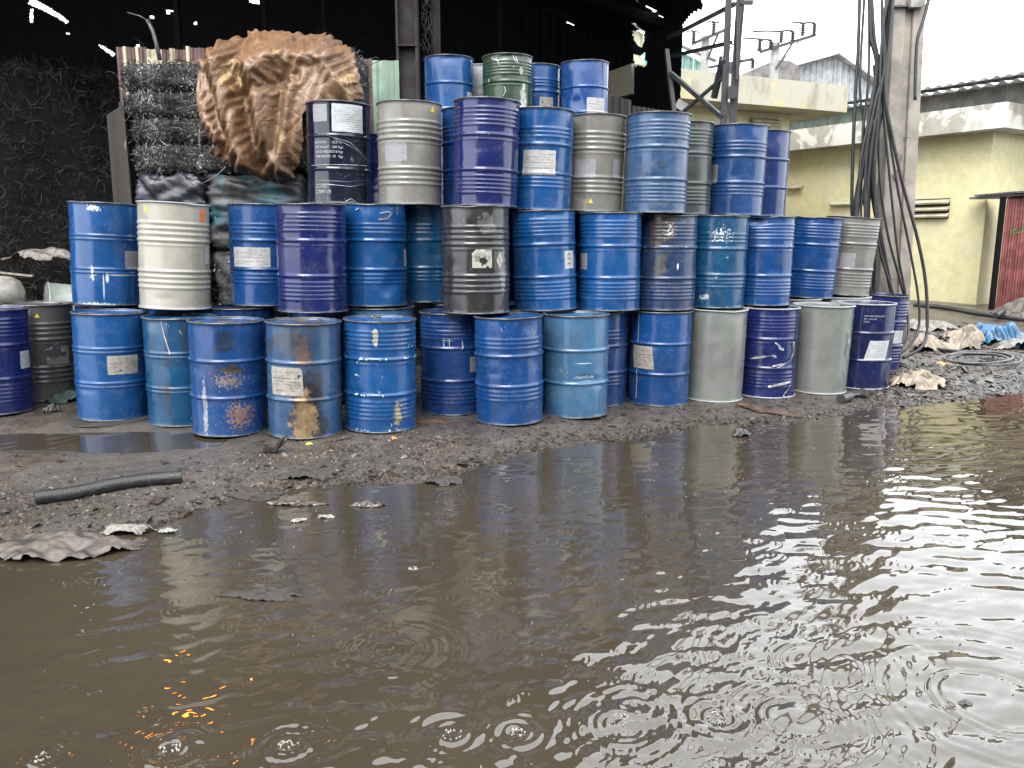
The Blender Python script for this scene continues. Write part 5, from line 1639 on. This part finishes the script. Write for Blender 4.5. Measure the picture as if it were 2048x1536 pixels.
for (pa, pb, w) in (((1447, 245), (1457, 0), 0.085), ((1465, 245), (1480, 0), 0.10)):
    A2, B2 = extr(pa, pb, 11.5, 0, 7.2)
    m_ = MB().bar(A2, B2, w, 0.02).bar(A2 + Vector((w / 2, 0.05, 0)), B2 + Vector((w / 2, 0.05, 0)), 0.012, 0.10)
    m_.build('leg', M['lattice_steel'], lp)
for i, yv in enumerate((235, 195, 150, 105, 60, 15)):
    A2, B2 = at(1447 + (245 - yv) * 0.041, yv, 11.5), at(1466 + (245 - yv) * 0.061, yv - 26, 11.5)
    MB().bar(A2, B2, 0.03, 0.012).build('brace', M['lattice_steel'], lp)
for (pa, Ya, pb, Yb, w) in (((1336, 76), 14.2, (1470, 8), 11.5, 0.05), ((1336, 114), 14.2, (1462, 85), 11.5, 0.05), ((1333, 100), 12.6, (1348, 226), 12.2, 0.06), ((1341, 146), 12.4, (1446, 236), 11.5, 0.06),
                            ((1450, 152), 11.5, (1366, 224), 12.2, 0.04), ((1445, 120), 11.5, (1428, 196), 11.7, 0.07), ((1480, 95), 11.4, (1488, 5), 11.4, 0.02), ((1474, 160), 11.4, (1476, 30), 11.4, 0.05)):
    MB().bar(at(*pa, Ya), at(*pb, Yb), w).build('brace', M['lattice_steel'], lp)
MB().box(at(1492, 5, 11.5), (0.18, 0.06, 0.05)).build('bracket', M['lattice_steel'], lp)
MB().box(at(1464, 185, 11.42), (0.12, 0.03, 0.16)).build('bracket', M['lattice_steel'], lp)
fl = thing('floodlight', 'small grey floodlight on a bracket before the yellow house', 'lamp', at(1362, 222, 12.3))
MB().box(at(1362, 212, 12.3), (0.16, 0.10, 0.13), Matrix.Rotation(0.5, 3, 'Y')).build('housing', M['far_concrete'], fl)
MB().bar(at(1358, 232, 12.3), at(1360, 216, 12.35), 0.02).build('bracket', M['lattice_steel'], fl)


def insulator(parent, px, py0, py1, Y):
    A2, B2 = at(px, py1, Y), at(px, py0, Y)
    h = B2.z - A2.z
    pr = [(0.02, 0)]
    for i in range(6): pr += [(0.045, h * (i + 0.1) / 6), (0.095, h * (i + 0.45) / 6), (0.045, h * (i + 0.8) / 6)]
    pr += [(0.02, h)]
    MB().lathe(pr, A2, 10).build('insulator', M['porcelain'], parent, smooth=True, angle=50)


def cable_seg(parent, pts, r, mat=None, name='wire'):
    MB().tube(pts, r, 5).build(name, mat or M['cable'], parent, smooth=True)


UY = 27.0
up1 = thing('utility_pole', 'far concrete utility pole with two insulators left of the lattice post', 'pole', (at(1411, 150, UY).x, UY, 0), 'utility poles with insulators')
MB().tube([(at(1412, 150, UY).x, UY, 0), at(1411, 72, UY)], 0.18, 10, 0.13).build('shaft', M['far_concrete'], up1, smooth=True, angle=50)
MB().bar(at(1384, 88, UY - 0.2), at(1455, 58, UY - 0.2), 0.09).bar(at(1436, 68, UY - 0.2), at(1415, 118, UY - 0.2), 0.07).build('crossarm', M['lattice_steel'], up1)
for px, a_1, b_1 in ((1387, 62, 85), (1427, 43, 68)): insulator(up1, px, a_1, b_1, UY - 0.2)
for px, y_ in ((1387, 62), (1427, 43)):
    cable_seg(up1, [at(px - 14, y_ + 2, UY - 0.2), at(px - 4, y_ - 1, UY - 0.2), at(px + 12, y_ + 3, UY - 0.2)], 0.025)
up2 = thing('utility_pole', 'far utility pole with six insulators on a slanted arm right of the lattice post', 'pole', (at(1550, 160, UY).x, UY, 0), 'utility poles with insulators')
MB().tube([(at(1548, 160, UY).x, UY, 0), at(1551, 86, UY)], 0.17, 10, 0.13).build('shaft', M['far_concrete'], up2, smooth=True, angle=50)
MB().bar(at(1520, 104, UY - 0.2), at(1631, 70, UY - 0.2), 0.09).bar(at(1515, 98, UY - 0.2), at(1526, 104, UY - 0.2), 0.08).bar(at(1585, 86, UY - 0.2), at(1552, 138, UY - 0.2), 0.06).bar(at(1598, 82, UY - 0.2), at(1556, 132, UY - 0.2), 0.03).build('crossarm', M['lattice_steel'], up2)
for px, a_1, b_1 in ((1519, 77, 99), (1541, 80, 98), (1562, 61, 86), (1585, 62, 82), (1605, 45, 72), (1628, 46, 70)): insulator(up2, px, a_1, b_1, UY - 0.2)
for y_, x0, x1 in ((78, 1485, 1520), (63, 1506, 1563), (46, 1582, 1606), (80, 1520, 1542), (62, 1562, 1586), (46, 1605, 1630)):
    cable_seg(up2, [at(x0, y_, UY - 0.2), at((x0 + x1) / 2, y_ - 1, UY - 0.2), at(x1, y_, UY - 0.2)], 0.03)
up3 = thing('insulator_frame', 'low steel frame with two insulators behind the lattice post', 'frame', (at(1470, 160, UY - 1).x, UY - 1, 0), None)
MB().bar(at(1418, 135, UY - 1), at(1506, 118, UY - 1), 0.08).bar((at(1462, 160, UY - 1).x, UY - 1, 0), at(1462, 126, UY - 1), 0.12).build('crossarm', M['lattice_steel'], up3)
for px, a_1, b_1 in ((1441, 112, 128), (1477, 112, 130), (1505, 118, 138)): insulator(up3, px, a_1, b_1, UY - 1)

# concrete pole: I shaped, leaning, with a box near the top of the view
CY = 10.05
pa, pb = extr((1781, 585), (1812, 0), CY, 0.0, 8.6)
cp = thing('concrete_pole', 'leaning concrete electricity pole with cables beside the drums', 'pole', pa)


def polesec(t, off, w0, dy):
    c = pa.lerp(pb, t)
    return c, w0 * (1 - 0.16 * t), dy


mpo = MB()
for (ox0, ox1, oy) in ((-0.5, -0.12, 0.0), (0.12, 0.5, 0.0), (-0.14, 0.14, 0.04)):
    vs = []
    for t in (0, 1):
        c, w, _ = polesec(t, 0, 0.40, 0)
        for sx, sy in ((ox0, -0.11 + oy), (ox1, -0.11 + oy), (ox1, 0.11), (ox0, 0.11)):
            vs.append((c.x + sx * w, c.y + sy, c.z))
    mpo.add(vs, [(3, 2, 1, 0), (4, 5, 6, 7), (0, 1, 5, 4), (1, 2, 6, 5), (2, 3, 7, 6), (3, 0, 4, 7)])
shaft = mpo.build('shaft', M['concrete'], cp)
bv = shaft.modifiers.new('bevel', 'BEVEL')
bv.width = 0.012
bv.segments = 2
mt = at(1830, 12, CY - 0.16)
MB().box(mt + Vector((0, 0, 0.05)), (0.13, 0.08, 0.14)).build('meter_box', M['white_plastic'], cp)
MB().box(at(1805, 18, CY - 0.02), (0.36, 0.27, 0.02)).build('strap', M['rim_steel'], cp)
# stencilled marks on the pole face
for (x0, y0, x1, y1) in ((1793, 310, 1804, 311), (1795, 318, 1803, 318), (1803, 311, 1800, 322), (1796, 305, 1796, 310), (1785, 352, 1797, 338), (1797, 338, 1806, 352), (1806, 352, 1792, 364), (1792, 364, 1785, 352), (1808, 274, 1816, 275), (1808, 274, 1808, 284)):
    MB().bar(at(x0, y0, CY - 0.116), at(x1, y1, CY - 0.116), 0.008, 0.006).build('stencil_mark', M['pole_ink'], cp)


def smooth_path(pts, n=40):
    P = np.array([tuple(p) for p in pts], float)
    m = len(P)
    Q = np.vstack([2 * P[0] - P[1], P, 2 * P[-1] - P[-2]])
    out = []
    for t in np.linspace(0, m - 1 - 1e-6, n):
        i = int(t)
        f = t - i
        p0, p1, p2, p3 = Q[i], Q[i + 1], Q[i + 2], Q[i + 3]
        out.append(0.5 * (2 * p1 + (p2 - p0) * f + (2 * p0 - 5 * p1 + 4 * p2 - p3) * f ** 2 + (3 * p1 - p0 - 3 * p2 + p3) * f ** 3))
    return out


CABLES = [
    [(1720, -30), (1716, 100), (1710, 200), (1705, 330), (1704, 420), (1710, 520), (1718, 640)],
    [(1730, -30), (1722, 110), (1720, 180), (1728, 260), (1722, 330), (1708, 420), (1714, 520), (1722, 640)],
    [(1738, -30), (1738, 120), (1734, 190), (1726, 260), (1722, 420), (1728, 520), (1736, 640)],
    [(1742, -30), (1748, 70), (1756, 130), (1740, 220), (1728, 320), (1712, 420), (1718, 520), (1726, 640)],
    [(1763, -30), (1764, 60), (1768, 130), (1758, 200), (1742, 300), (1732, 420), (1738, 520), (1746, 640)],
    [(1780, -30), (1772, 60), (1760, 140), (1752, 220), (1744, 330), (1738, 425), (1744, 520), (1752, 640)],
    [(1776, -30), (1768, 50), (1762, 130), (1756, 220), (1750, 320), (1752, 400), (1768, 500), (1790, 610)],
    [(1784, -30), (1772, 90), (1764, 160), (1768, 240), (1776, 320), (1786, 420), (1798, 520), (1812, 600), (1806, 680), (1780, 720)],
    [(1786, -30), (1776, 80), (1768, 170), (1776, 250), (1796, 380), (1820, 500), (1836, 590), (1838, 650), (1822, 690), (1790, 712)],
    [(1788, -30), (1780, 70), (1770, 180), (1782, 260), (1806, 370), (1836, 480), (1852, 570), (1854, 660), (1842, 695), (1806, 716)],
    [(1770, 20), (1766, 120), (1758, 260), (1760, 360), (1776, 470), (1800, 560), (1814, 620), (1816, 670), (1800, 700)],
    [(1766, 90), (1762, 190), (1752, 280), (1744, 360), (1760, 470), (1776, 560), (1784, 600)],
    [(1864, -30), (1850, 30), (1836, 75), (1832, 120), (1830, 200)],
    [(1755, 130), (1748, 210), (1738, 300), (1728, 380), (1722, 420), (1728, 520), (1736, 640)],
]
_cr = random.Random(12)
for base in (4, 5, 5, 13, 3, 6, 11):
    CABLES.append([(x + _cr.uniform(-9, 9), y) for x, y in CABLES[base]])
for i, pts in enumerate(CABLES):
    Yc = CY - 0.22 - 0.04 * (i % 5)
    P3 = []
    for (x, y) in pts:
        P3.append(at(x, y, Yc if y < 640 else Yc - 0.3 * (y - 640) / 80))
    if pts[-1][1] > 690: P3[-1].z = max(P3[-1].z, 0.07)
    o = MB().tube(smooth_path(P3, 44), 0.015 + 0.005 * (i % 3 == 0), 7).build('cable', M['cable'], None, smooth=True)
    own = {6: 'black cable running down just left of the concrete pole foot', 7: 'black cable loop nearest the pole foot, reaching the ground', 8: 'middle black cable loop swinging right of the pole foot', 9: 'outermost black cable loop right of the pole foot',
           10: 'black cable bending in behind the cable loops', 11: 'black cable slanting in front of the pole foot', 12: 'single thin cable dropping along the right side of the concrete pole', 0: 'leftmost black cable hanging straight beside the concrete pole'}
    tag(o, own.get(i, 'black cable in the tangle hanging left of the leaning concrete pole'), 'cable', 'cables by the concrete pole')

# ---------------------------------------------------------------- litter and small things
def coil(name, label, px, py, r, turns, th, mat):
    c = at(px, py, z=0.09)
    r_ = random.Random(5)
    pts = []
    N_ = int(turns * 40)
    for i in range(N_ + 1):
        a = i / 40 * 2 * PI
        rr = r * (1 + 0.07 * math.sin(a * 0.37) + 0.05 * math.sin(a * 1.3))
        pts.append((c.x + rr * math.cos(a) + 0.05 * math.sin(a / 3), c.y + rr * 0.85 * math.sin(a), 0.10 + 0.012 * (i / 40) + 0.03 * math.sin(a + 1)))
    o = MB().tube(pts, th, 7).build(name, mat, None, smooth=True)
    return tag(o, label, 'hose')


coil('hose_coil', 'loose coil of grey hose lying on the rubble at right', 1960, 722, 0.36, 3.4, 0.013, M['hose'])


def ground_tube(name, label, cat, pix, r, mat, lift=0.0, n=24, nn=10):
    P3 = []
    for x, y in pix:
        p = at(x, y, z=0.07)
        p.z = float(max(ground_z(p.x, p.y), 0.0)) + r + lift
        P3.append(p)
    o = MB().tube(smooth_path(P3, n), r, nn).build(name, mat, None, smooth=True, angle=60)
    return tag(o, label, cat)


ground_tube('foam_pipe', 'black foam pipe lying on the mud in the left foreground', 'pipe', [(70, 1001), (150, 988), (230, 974), (300, 964), (364, 958)], 0.043, M['foam'], -0.010, 30, 14)
ground_tube('black_pipe', 'long black pipe on the ground behind the blue rag', 'pipe', [(1815, 690), (1900, 702), (1965, 708)], 0.03, M['cable'])
ground_tube('grey_pipe', 'black pipe lying from the yellow store towards the right edge', 'pipe', [(1830, 608), (1900, 618), (1960, 628), (2060, 640)], 0.05, M['cable'])
ground_tube('bent_branch', 'dark bent branch on the rubble at the right edge', 'branch', [(1990, 640), (2015, 625), (2040, 608), (2070, 590)], 0.05, M['cable'], 0.1)
ground_tube('rubber_tube', 'short black rubber tube before the smooth grey drum', 'tube', [(1682, 796), (1692, 793), (1700, 791)], 0.045, M['cable'])
ground_tube('rubber_tube', 'thin black rubber tube beside the navy drum base', 'tube', [(1702, 787), (1720, 785), (1736, 788)], 0.025, M['cable'])

g_ = lambda x, y: at(x, y, z=0.06)
crumple('plastic_sheet', 'muddy crumpled plastic sheet at the puddle edge, lower left', 'plastic sheet', g_(110, 1080), 0.42, 0.20, 0.075, 3, M['grey_plastic'], 0.05, 60, 2.2)
crumple('plastic_scrap', 'torn white plastic scrap at the puddle edge, lower left', 'scrap', g_(255, 1045), 0.16, 0.07, 0.06, 5, M['litter_plastic'], 0.2, 26, 2.0)
crumple('plastic_scrap', 'small white plastic scrap floating at the bank', 'scrap', g_(335, 1045), 0.07, 0.03, 0.03, 6, M['white_plastic'], 0.1, 18)
crumple('dark_board', 'dark muddy flat scrap at the water edge', 'scrap', g_(515, 972), 0.20, 0.13, 0.03, 7, M['dark_rag'], -0.1, 30, 1.6, 0.6)
crumple('floating_leaf', 'pale leaf floating left of centre near the bank', 'leaf', g_(650, 1015), 0.06, 0.025, 0.02, 8, M['white_chip'], 0, 14)
crumple('floating_scrap', 'pale crumb of foam floating near the bank', 'scrap', g_(597, 1022), 0.05, 0.025, 0.02, 9, M['white_chip'], 0.6, 14)
crumple('mud_islet', 'small clump of mud poking out of the puddle, left of centre', 'mud clump', g_(738, 992), 0.13, 0.04, 0.03, 10, M['mud_clod'], 0, 24)
crumple('mud_islet', 'flat crumbly mud clump in the water beside the dark scrap', 'mud clump', g_(590, 990), 0.20, 0.04, 0.03, 11, M['mud_clod'], 0, 24)
crumple('floating_rag', 'dark rag with pale edges floating in the left half of the puddle', 'rag', at(525, 1192, z=0), 0.20, 0.055, 0.014, 12, M['dark_rag'], -0.12, 34, 3.0)
crumple('wet_stone', 'dark stone with a white spot in the water, right of centre', 'stone', at(1483, 872, z=0), 0.085, 0.06, 0.09, 13, M['rock'], 0, 24, 1.5)
crumple('small_stone', 'small dark stone in the lower right of the puddle', 'stone', at(1932, 1408, z=0), 0.026, 0.016, 0.012, 14, M['rock'], 0, 18, 1.5)
crumple('dark_lump', 'dark muddy lump at the bank below the black drum', 'mud clump', g_(890, 948), 0.13, 0.08, 0.05, 15, M['dark_rag'], 0.1, 30, 2)
crumple('dark_lump', 'dark muddy lump at the bank left of centre', 'mud clump', g_(620, 942), 0.22, 0.10, 0.045, 16, M['dark_rag'], 0.2, 34, 3)
crumple('blue_rag', 'crumpled blue tarpaulin rag on the rubble at right', 'tarpaulin', g_(1985, 688), 0.42, 0.36, 0.40, 17, M['blue_plastic'], -0.5, 50, 1.7)
crumple('beige_sack', 'large dirty beige plastic sack beside the blue rag', 'sack', g_(1925, 690), 0.44, 0.30, 0.36, 18, M['beige_plastic'], 0.1, 44, 1.8)
crumple('beige_sack', 'low beige plastic sack next to the hanging cable loops', 'sack', g_(1862, 697), 0.40, 0.24, 0.24, 19, M['beige_plastic'], 0.0, 44, 2.0)
crumple('beige_sack', 'dirty beige plastic sack right of the navy drum base', 'sack', g_(1838, 766), 0.34, 0.20, 0.20, 20, M['beige_plastic'], -0.1, 44, 2.2)
crumple('white_litter', 'heap of pale plastic litter at the right edge', 'litter', g_(2030, 690), 0.55, 0.42, 0.22, 21, M['litter_plastic'], 0.2, 40, 3.4)
crumple('white_litter', 'pale plastic litter behind the hanging cable loops', 'litter', g_(1850, 655), 0.55, 0.5, 0.2, 22, M['litter_plastic'], 0.2, 40, 3.4)
crumple('yellow_scrap', 'yellowish scrap left of the hose coil', 'scrap', g_(1893, 727), 0.16, 0.10, 0.06, 23, M['yellow_scrap'], -0.3, 24)
crumple('grey_sheet_pile', 'grey plastic sheet draped on rubble at the right edge', 'plastic sheet', g_(2050, 630), 0.8, 0.6, 0.35, 24, M['grey_plastic'], 0.1, 40, 2)
crumple('green_rag', 'dark green rag on the ground between the left drums', 'rag', g_(128, 808), 0.24, 0.14, 0.09, 25, M['green_cloth'], 0.1, 34, 2.2)
crumple('orange_leaf', 'small reddish leaf before the bright blue chipped drum', 'leaf', g_(788, 876), 0.03, 0.02, 0.02, 26, M['orange_mark'], 0, 12)
crumple('yellow_leaf', 'small yellow leaf below the mud caked drum', 'leaf', g_(618, 887), 0.035, 0.02, 0.02, 27, M['yellow_mark'], 0, 12)
crumple('dark_flake', 'dark curled flake standing on the mud before the left drums', 'flake', g_(104, 832), 0.08, 0.04, 0.10, 28, M['dark_clod'], 0.3, 20, 1.4)
crumple('cardboard', 'flattened wet cardboard between two bottom row drums', 'cardboard', g_(868, 842), 0.22, 0.10, 0.02, 29, M['plank'], 0.05, 24, 1.4, 0.7)

lf_root = thing('leafy_twig', 'green leafy twig poking in at the right edge', 'twig', at(2070, 462, 12))
MB().tube([at(2085, 455, 12), at(2050, 462, 12), at(2022, 470, 12)], 0.006, 5).build('stem', M['green_leaf'], lf_root, smooth=True)
_lr = random.Random(3)
for j in range(16):
    b0 = at(2024 + 4.2 * j, 468 - j + _lr.uniform(-2, 2), 12)
    dv = Vector((_lr.uniform(-0.9, 0.1), _lr.uniform(-0.4, 0.4), _lr.choice((-1, 1)) * _lr.uniform(0.4, 1.0))).normalized() * 0.075
    sd = dv.cross(Vector((0, 1, 0.3))).normalized() * 0.02
    MB().add([b0, b0 + dv * 0.5 + sd, b0 + dv, b0 + dv * 0.5 - sd], [(0, 1, 2, 3)]).build('leaf', M['green_leaf'], lf_root)

sh_ = thing('shoe_sole', 'broken black shoe sole curled up on the mud', 'shoe', g_(548, 902))
c_ = g_(548, 903)
pts = [(c_.x - 0.08 + 0.16 * t, c_.y + 0.02 * math.sin(3 * t), 0.07 + 0.11 * max(0, t - 0.55) ** 1.2 * 2.2) for t in np.linspace(0, 1, 12)]
mb_ = MB()
for a_2, b_2 in zip(pts[:-1], pts[1:]): mb_.bar(a_2, b_2, 0.085, 0.02)
mb_.build('sole', M['dark_clod'], sh_)
MB().tube([(c_.x + 0.075, c_.y - 0.03, 0.12), (c_.x + 0.10, c_.y - 0.01, 0.165), (c_.x + 0.09, c_.y + 0.03, 0.17), (c_.x + 0.07, c_.y + 0.045, 0.12)], 0.008, 6).build('edge_lining', M['rim_steel'], sh_, smooth=True)

for i, (a2, b2, w, lab) in enumerate((((1478, 800), (1530, 815), 0.09, 'reddish wet board before the purple taped drum, left one'), ((1525, 812), (1600, 822), 0.06, 'reddish wet board before the purple taped drum, right one'), ((905, 875), (940, 872), 0.015, 'thin pale stick on the mud below the deep blue drum'), ((640, 885), (700, 873), 0.012, 'thin pale stick beside the mud caked drum'))):
    p, q_ = at(*a2, z=0.07), at(*b2, z=0.07)
    p.z = float(ground_z(p.x, p.y)) + 0.02
    q_.z = float(ground_z(q_.x, q_.y)) + 0.015
    o = MB().bar(p, q_, w, 0.012).build('wet_board' if i < 2 else 'stick', M['plank'] if i < 2 else M['pale_chip'])
    tag(o, lab, 'board' if i < 2 else 'stick')

# plate under one left drum
tyre = thing('scrap_ring', 'flat rusty ring under the clean blue double hooped drum', 'ring', (POS['A3'][0], POS['A3'][1], 0.06))
MB().lathe([(0.31, 0), (0.355, 0.0), (0.365, 0.012), (0.36, 0.024), (0.31, 0.028)], (POS['A3'][0] - 0.03, POS['A3'][1] - 0.02, 0.062), 40).build('ring_plate', M['brown_sheet'], tyre, smooth=True, angle=40)

# things on the swarf heap at far left
fd = thing('fallen_drum', 'grey green drum lying on its side behind the left drums', 'drum', at(108, 590, 8.6))
ax = Vector((0.80, 0.58, -0.12)).normalized()
MB().lathe([(0.0, 0), (0.28, 0), (0.29, 0.01), (0.28, 0.03), (0.28, 0.28), (0.292, 0.295), (0.28, 0.31), (0.28, 0.57), (0.292, 0.585), (0.28, 0.6), (0.28, 0.86), (0.29, 0.88), (0.0, 0.87)][1:-1], at(92, 618, 8.5), 36, ax).build('body', paint(77, (0.22, 0.25, 0.23), dirt=0.2), fd, smooth=True, angle=40)
wd = thing('white_tub', 'white rounded tub standing on the heap at the left edge', 'tub', at(2, 600, 8.4))
MB().lathe([(0.20, 0), (0.23, 0.02), (0.235, 0.12), (0.20, 0.22), (0.12, 0.27), (0.01, 0.285)], at(2, 606, 8.4), 28).build('body', M['white_plastic'], wd, smooth=True, angle=60)
MB().bar(at(-10, 544, 8.8), at(66, 552, 8.6), 0.02).build('pale_stick', M['white_chip'])
tag(bpy.data.objects['pale_stick'], 'pale stick lying across the heap at the left edge', 'stick')
hp = at(85, 528, 9.0)
o = crumple('pale_plastic', 'pale pinkish plastic scraps on the swarf heap at left', 'plastic scrap', (hp.x, hp.y), 0.45, 0.2, 0.14, 41, M['pale_chip'], 0.0, 34, 3)
o.location.z = hp.z - 0.05

# loose chips and clods over the mud (nobody could count them)
def scatter(name, label, n, mat, seed, size, region, flat=0.5):
    r = np.random.default_rng(seed)
    X, Y = [], []
    while len(X) < n:
        x, y = region(r)
        X.append(x); Y.append(y)
    X, Y = np.array(X), np.array(Y)
    Z = ground_z(X, Y)
    ok = Z > -0.006
    X, Y, Z = X[ok], Y[ok], Z[ok]
    n = len(X)
    s = size * np.exp(r.normal(0, 0.55, n))
    base = np.array([(-1, -0.6, 0), (0.9, -0.8, 0), (1, 0.7, 0), (-0.8, 0.9, 0), (0.1, 0.05, 1)], float)
    V = base[None] * np.stack([s * r.uniform(0.5, 1.5, n), s * r.uniform(0.4, 1.1, n), s * flat * r.uniform(0.4, 1.6, n)], -1)[:, None, :]
    V = V + r.normal(0, 0.18, (n, 5, 3)) * s[:, None, None]
    a = r.uniform(0, 2 * PI, n)
    ca, sa = np.cos(a)[:, None], np.sin(a)[:, None]
    vx = V[..., 0] * ca - V[..., 1] * sa
    vy = V[..., 0] * sa + V[..., 1] * ca
    tiltv = r.normal(0, 0.35, (n, 1))
    vz = V[..., 2] + vx * tiltv
    P = np.stack([X[:, None] + vx, Y[:, None] + vy, Z[:, None] + vz], -1)
    F = np.array([(0, 1, 4), (1, 2, 4), (2, 3, 4), (3, 0, 4)])
    F = (np.arange(n)[:, None, None] * 5 + F[None]).reshape(-1, 3)
    o = mk(name, P.reshape(-1, 3), F, mat, smooth=False)
    return tag(o, label, 'debris', kind='stuff')


def reg_bank(r):
    x = r.uniform(-4.6, 4.6)
    y0 = np.interp(x, SHX, SHY)
    return x, y0 + abs(r.normal(0, 0.75)) - 0.05


def reg_left(r):
    x = r.uniform(-4.2, -0.4)
    y0 = np.interp(x, SHX, SHY)
    return x, y0 + r.random() * 1.2


def reg_right(r):
    x = r.uniform(3.6, 8.0)
    y0 = np.interp(x, SHX, SHY)
    return x, y0 + r.random() ** 1.4 * 5.5


def reg_edge(r):
    x = r.uniform(-3, 5.5)
    y0 = np.interp(x, SHX, SHY)
    return x, y0 + r.normal(0.05, 0.09)


scatter('mud_clods', 'brown mud crumbs over the bank', 4500, M['mud_clod'], 1, 0.008, reg_bank)
scatter('dark_clods', 'dark wet crumbs over the bank', 1500, M['dark_clod'], 2, 0.009, reg_bank)
scatter('pale_chips', 'pale chips in the mud at left', 3800, M['pale_chip'], 3, 0.0058, reg_left)
scatter('white_chips', 'tiny whitish chips in the mud', 500, M['white_chip'], 4, 0.005, reg_left)
scatter('edge_crumbs', 'dark crumbs along the water edge', 4500, M['mud_clod'], 5, 0.010, reg_edge)
scatter('rubble', 'dark flaky rubble at right', 7000, M['mud_clod'], 6, 0.017, reg_right, 0.45)
scatter('rubble_grey', 'grey flaky rubble at right', 5000, M['rock'], 7, 0.019, reg_right, 0.4)
scatter('rubble_pale', 'pale litter flakes at right', 700, M['pale_chip'], 8, 0.022, reg_right, 0.3)
# rain crowns: little collars of water where drops land
def crowns():
    r = random.Random(8)
    m = MB()
    spots = [(340, 1497, 0.030), (575, 1490, 0.026), (905, 1470, 0.026), (1035, 1465, 0.020), (826, 1137, 0.018), (1240, 1440, 0.03), (85, 1515, 0.02), (1430, 1435, 0.03)]
    for x, y, s in spots:
        p = at(x, y, z=0)
        for k in range(22):
            a = r.uniform(0, 2 * PI)
            q = s * r.uniform(0.5, 1.25)
            c = Vector((p.x + q * math.cos(a), p.y + q * math.sin(a), 0.0))
            rad = r.uniform(0.0015, 0.0045)
            m.lathe([(rad * 0.4, -rad), (rad, 0), (rad * 0.7, rad * 1.2), (rad * 0.1, rad * 1.6)], c, 7)
    for k in range(330):
        y = 2.2 * (8.0 / 2.2) ** (r.random() ** 0.75)
        x = y * r.uniform(-0.66, 0.70)
        if y > float(np.interp(x, SHX, SHY)) - 0.1 or (x < 0.8 and r.random() < 0.55): continue
        rad = r.uniform(0.0012, 0.0026) * (0.5 + 0.2 * y)
        m.lathe([(rad * 0.3, -rad), (rad, 0), (rad * 0.8, rad), (rad * 0.2, rad * 1.8)], Vector((x, y, 0.001)), 7)
    o = m.build('rain_splash', M['foam_water'], None, smooth=True)
    tag(o, 'small splashes where raindrops hit the puddle', 'splash', kind='stuff')


crowns()
print('objects', len(bpy.data.objects), 'tris', sum(len(o.data.polygons) * 2 for o in bpy.data.objects if o.type == 'MESH'))
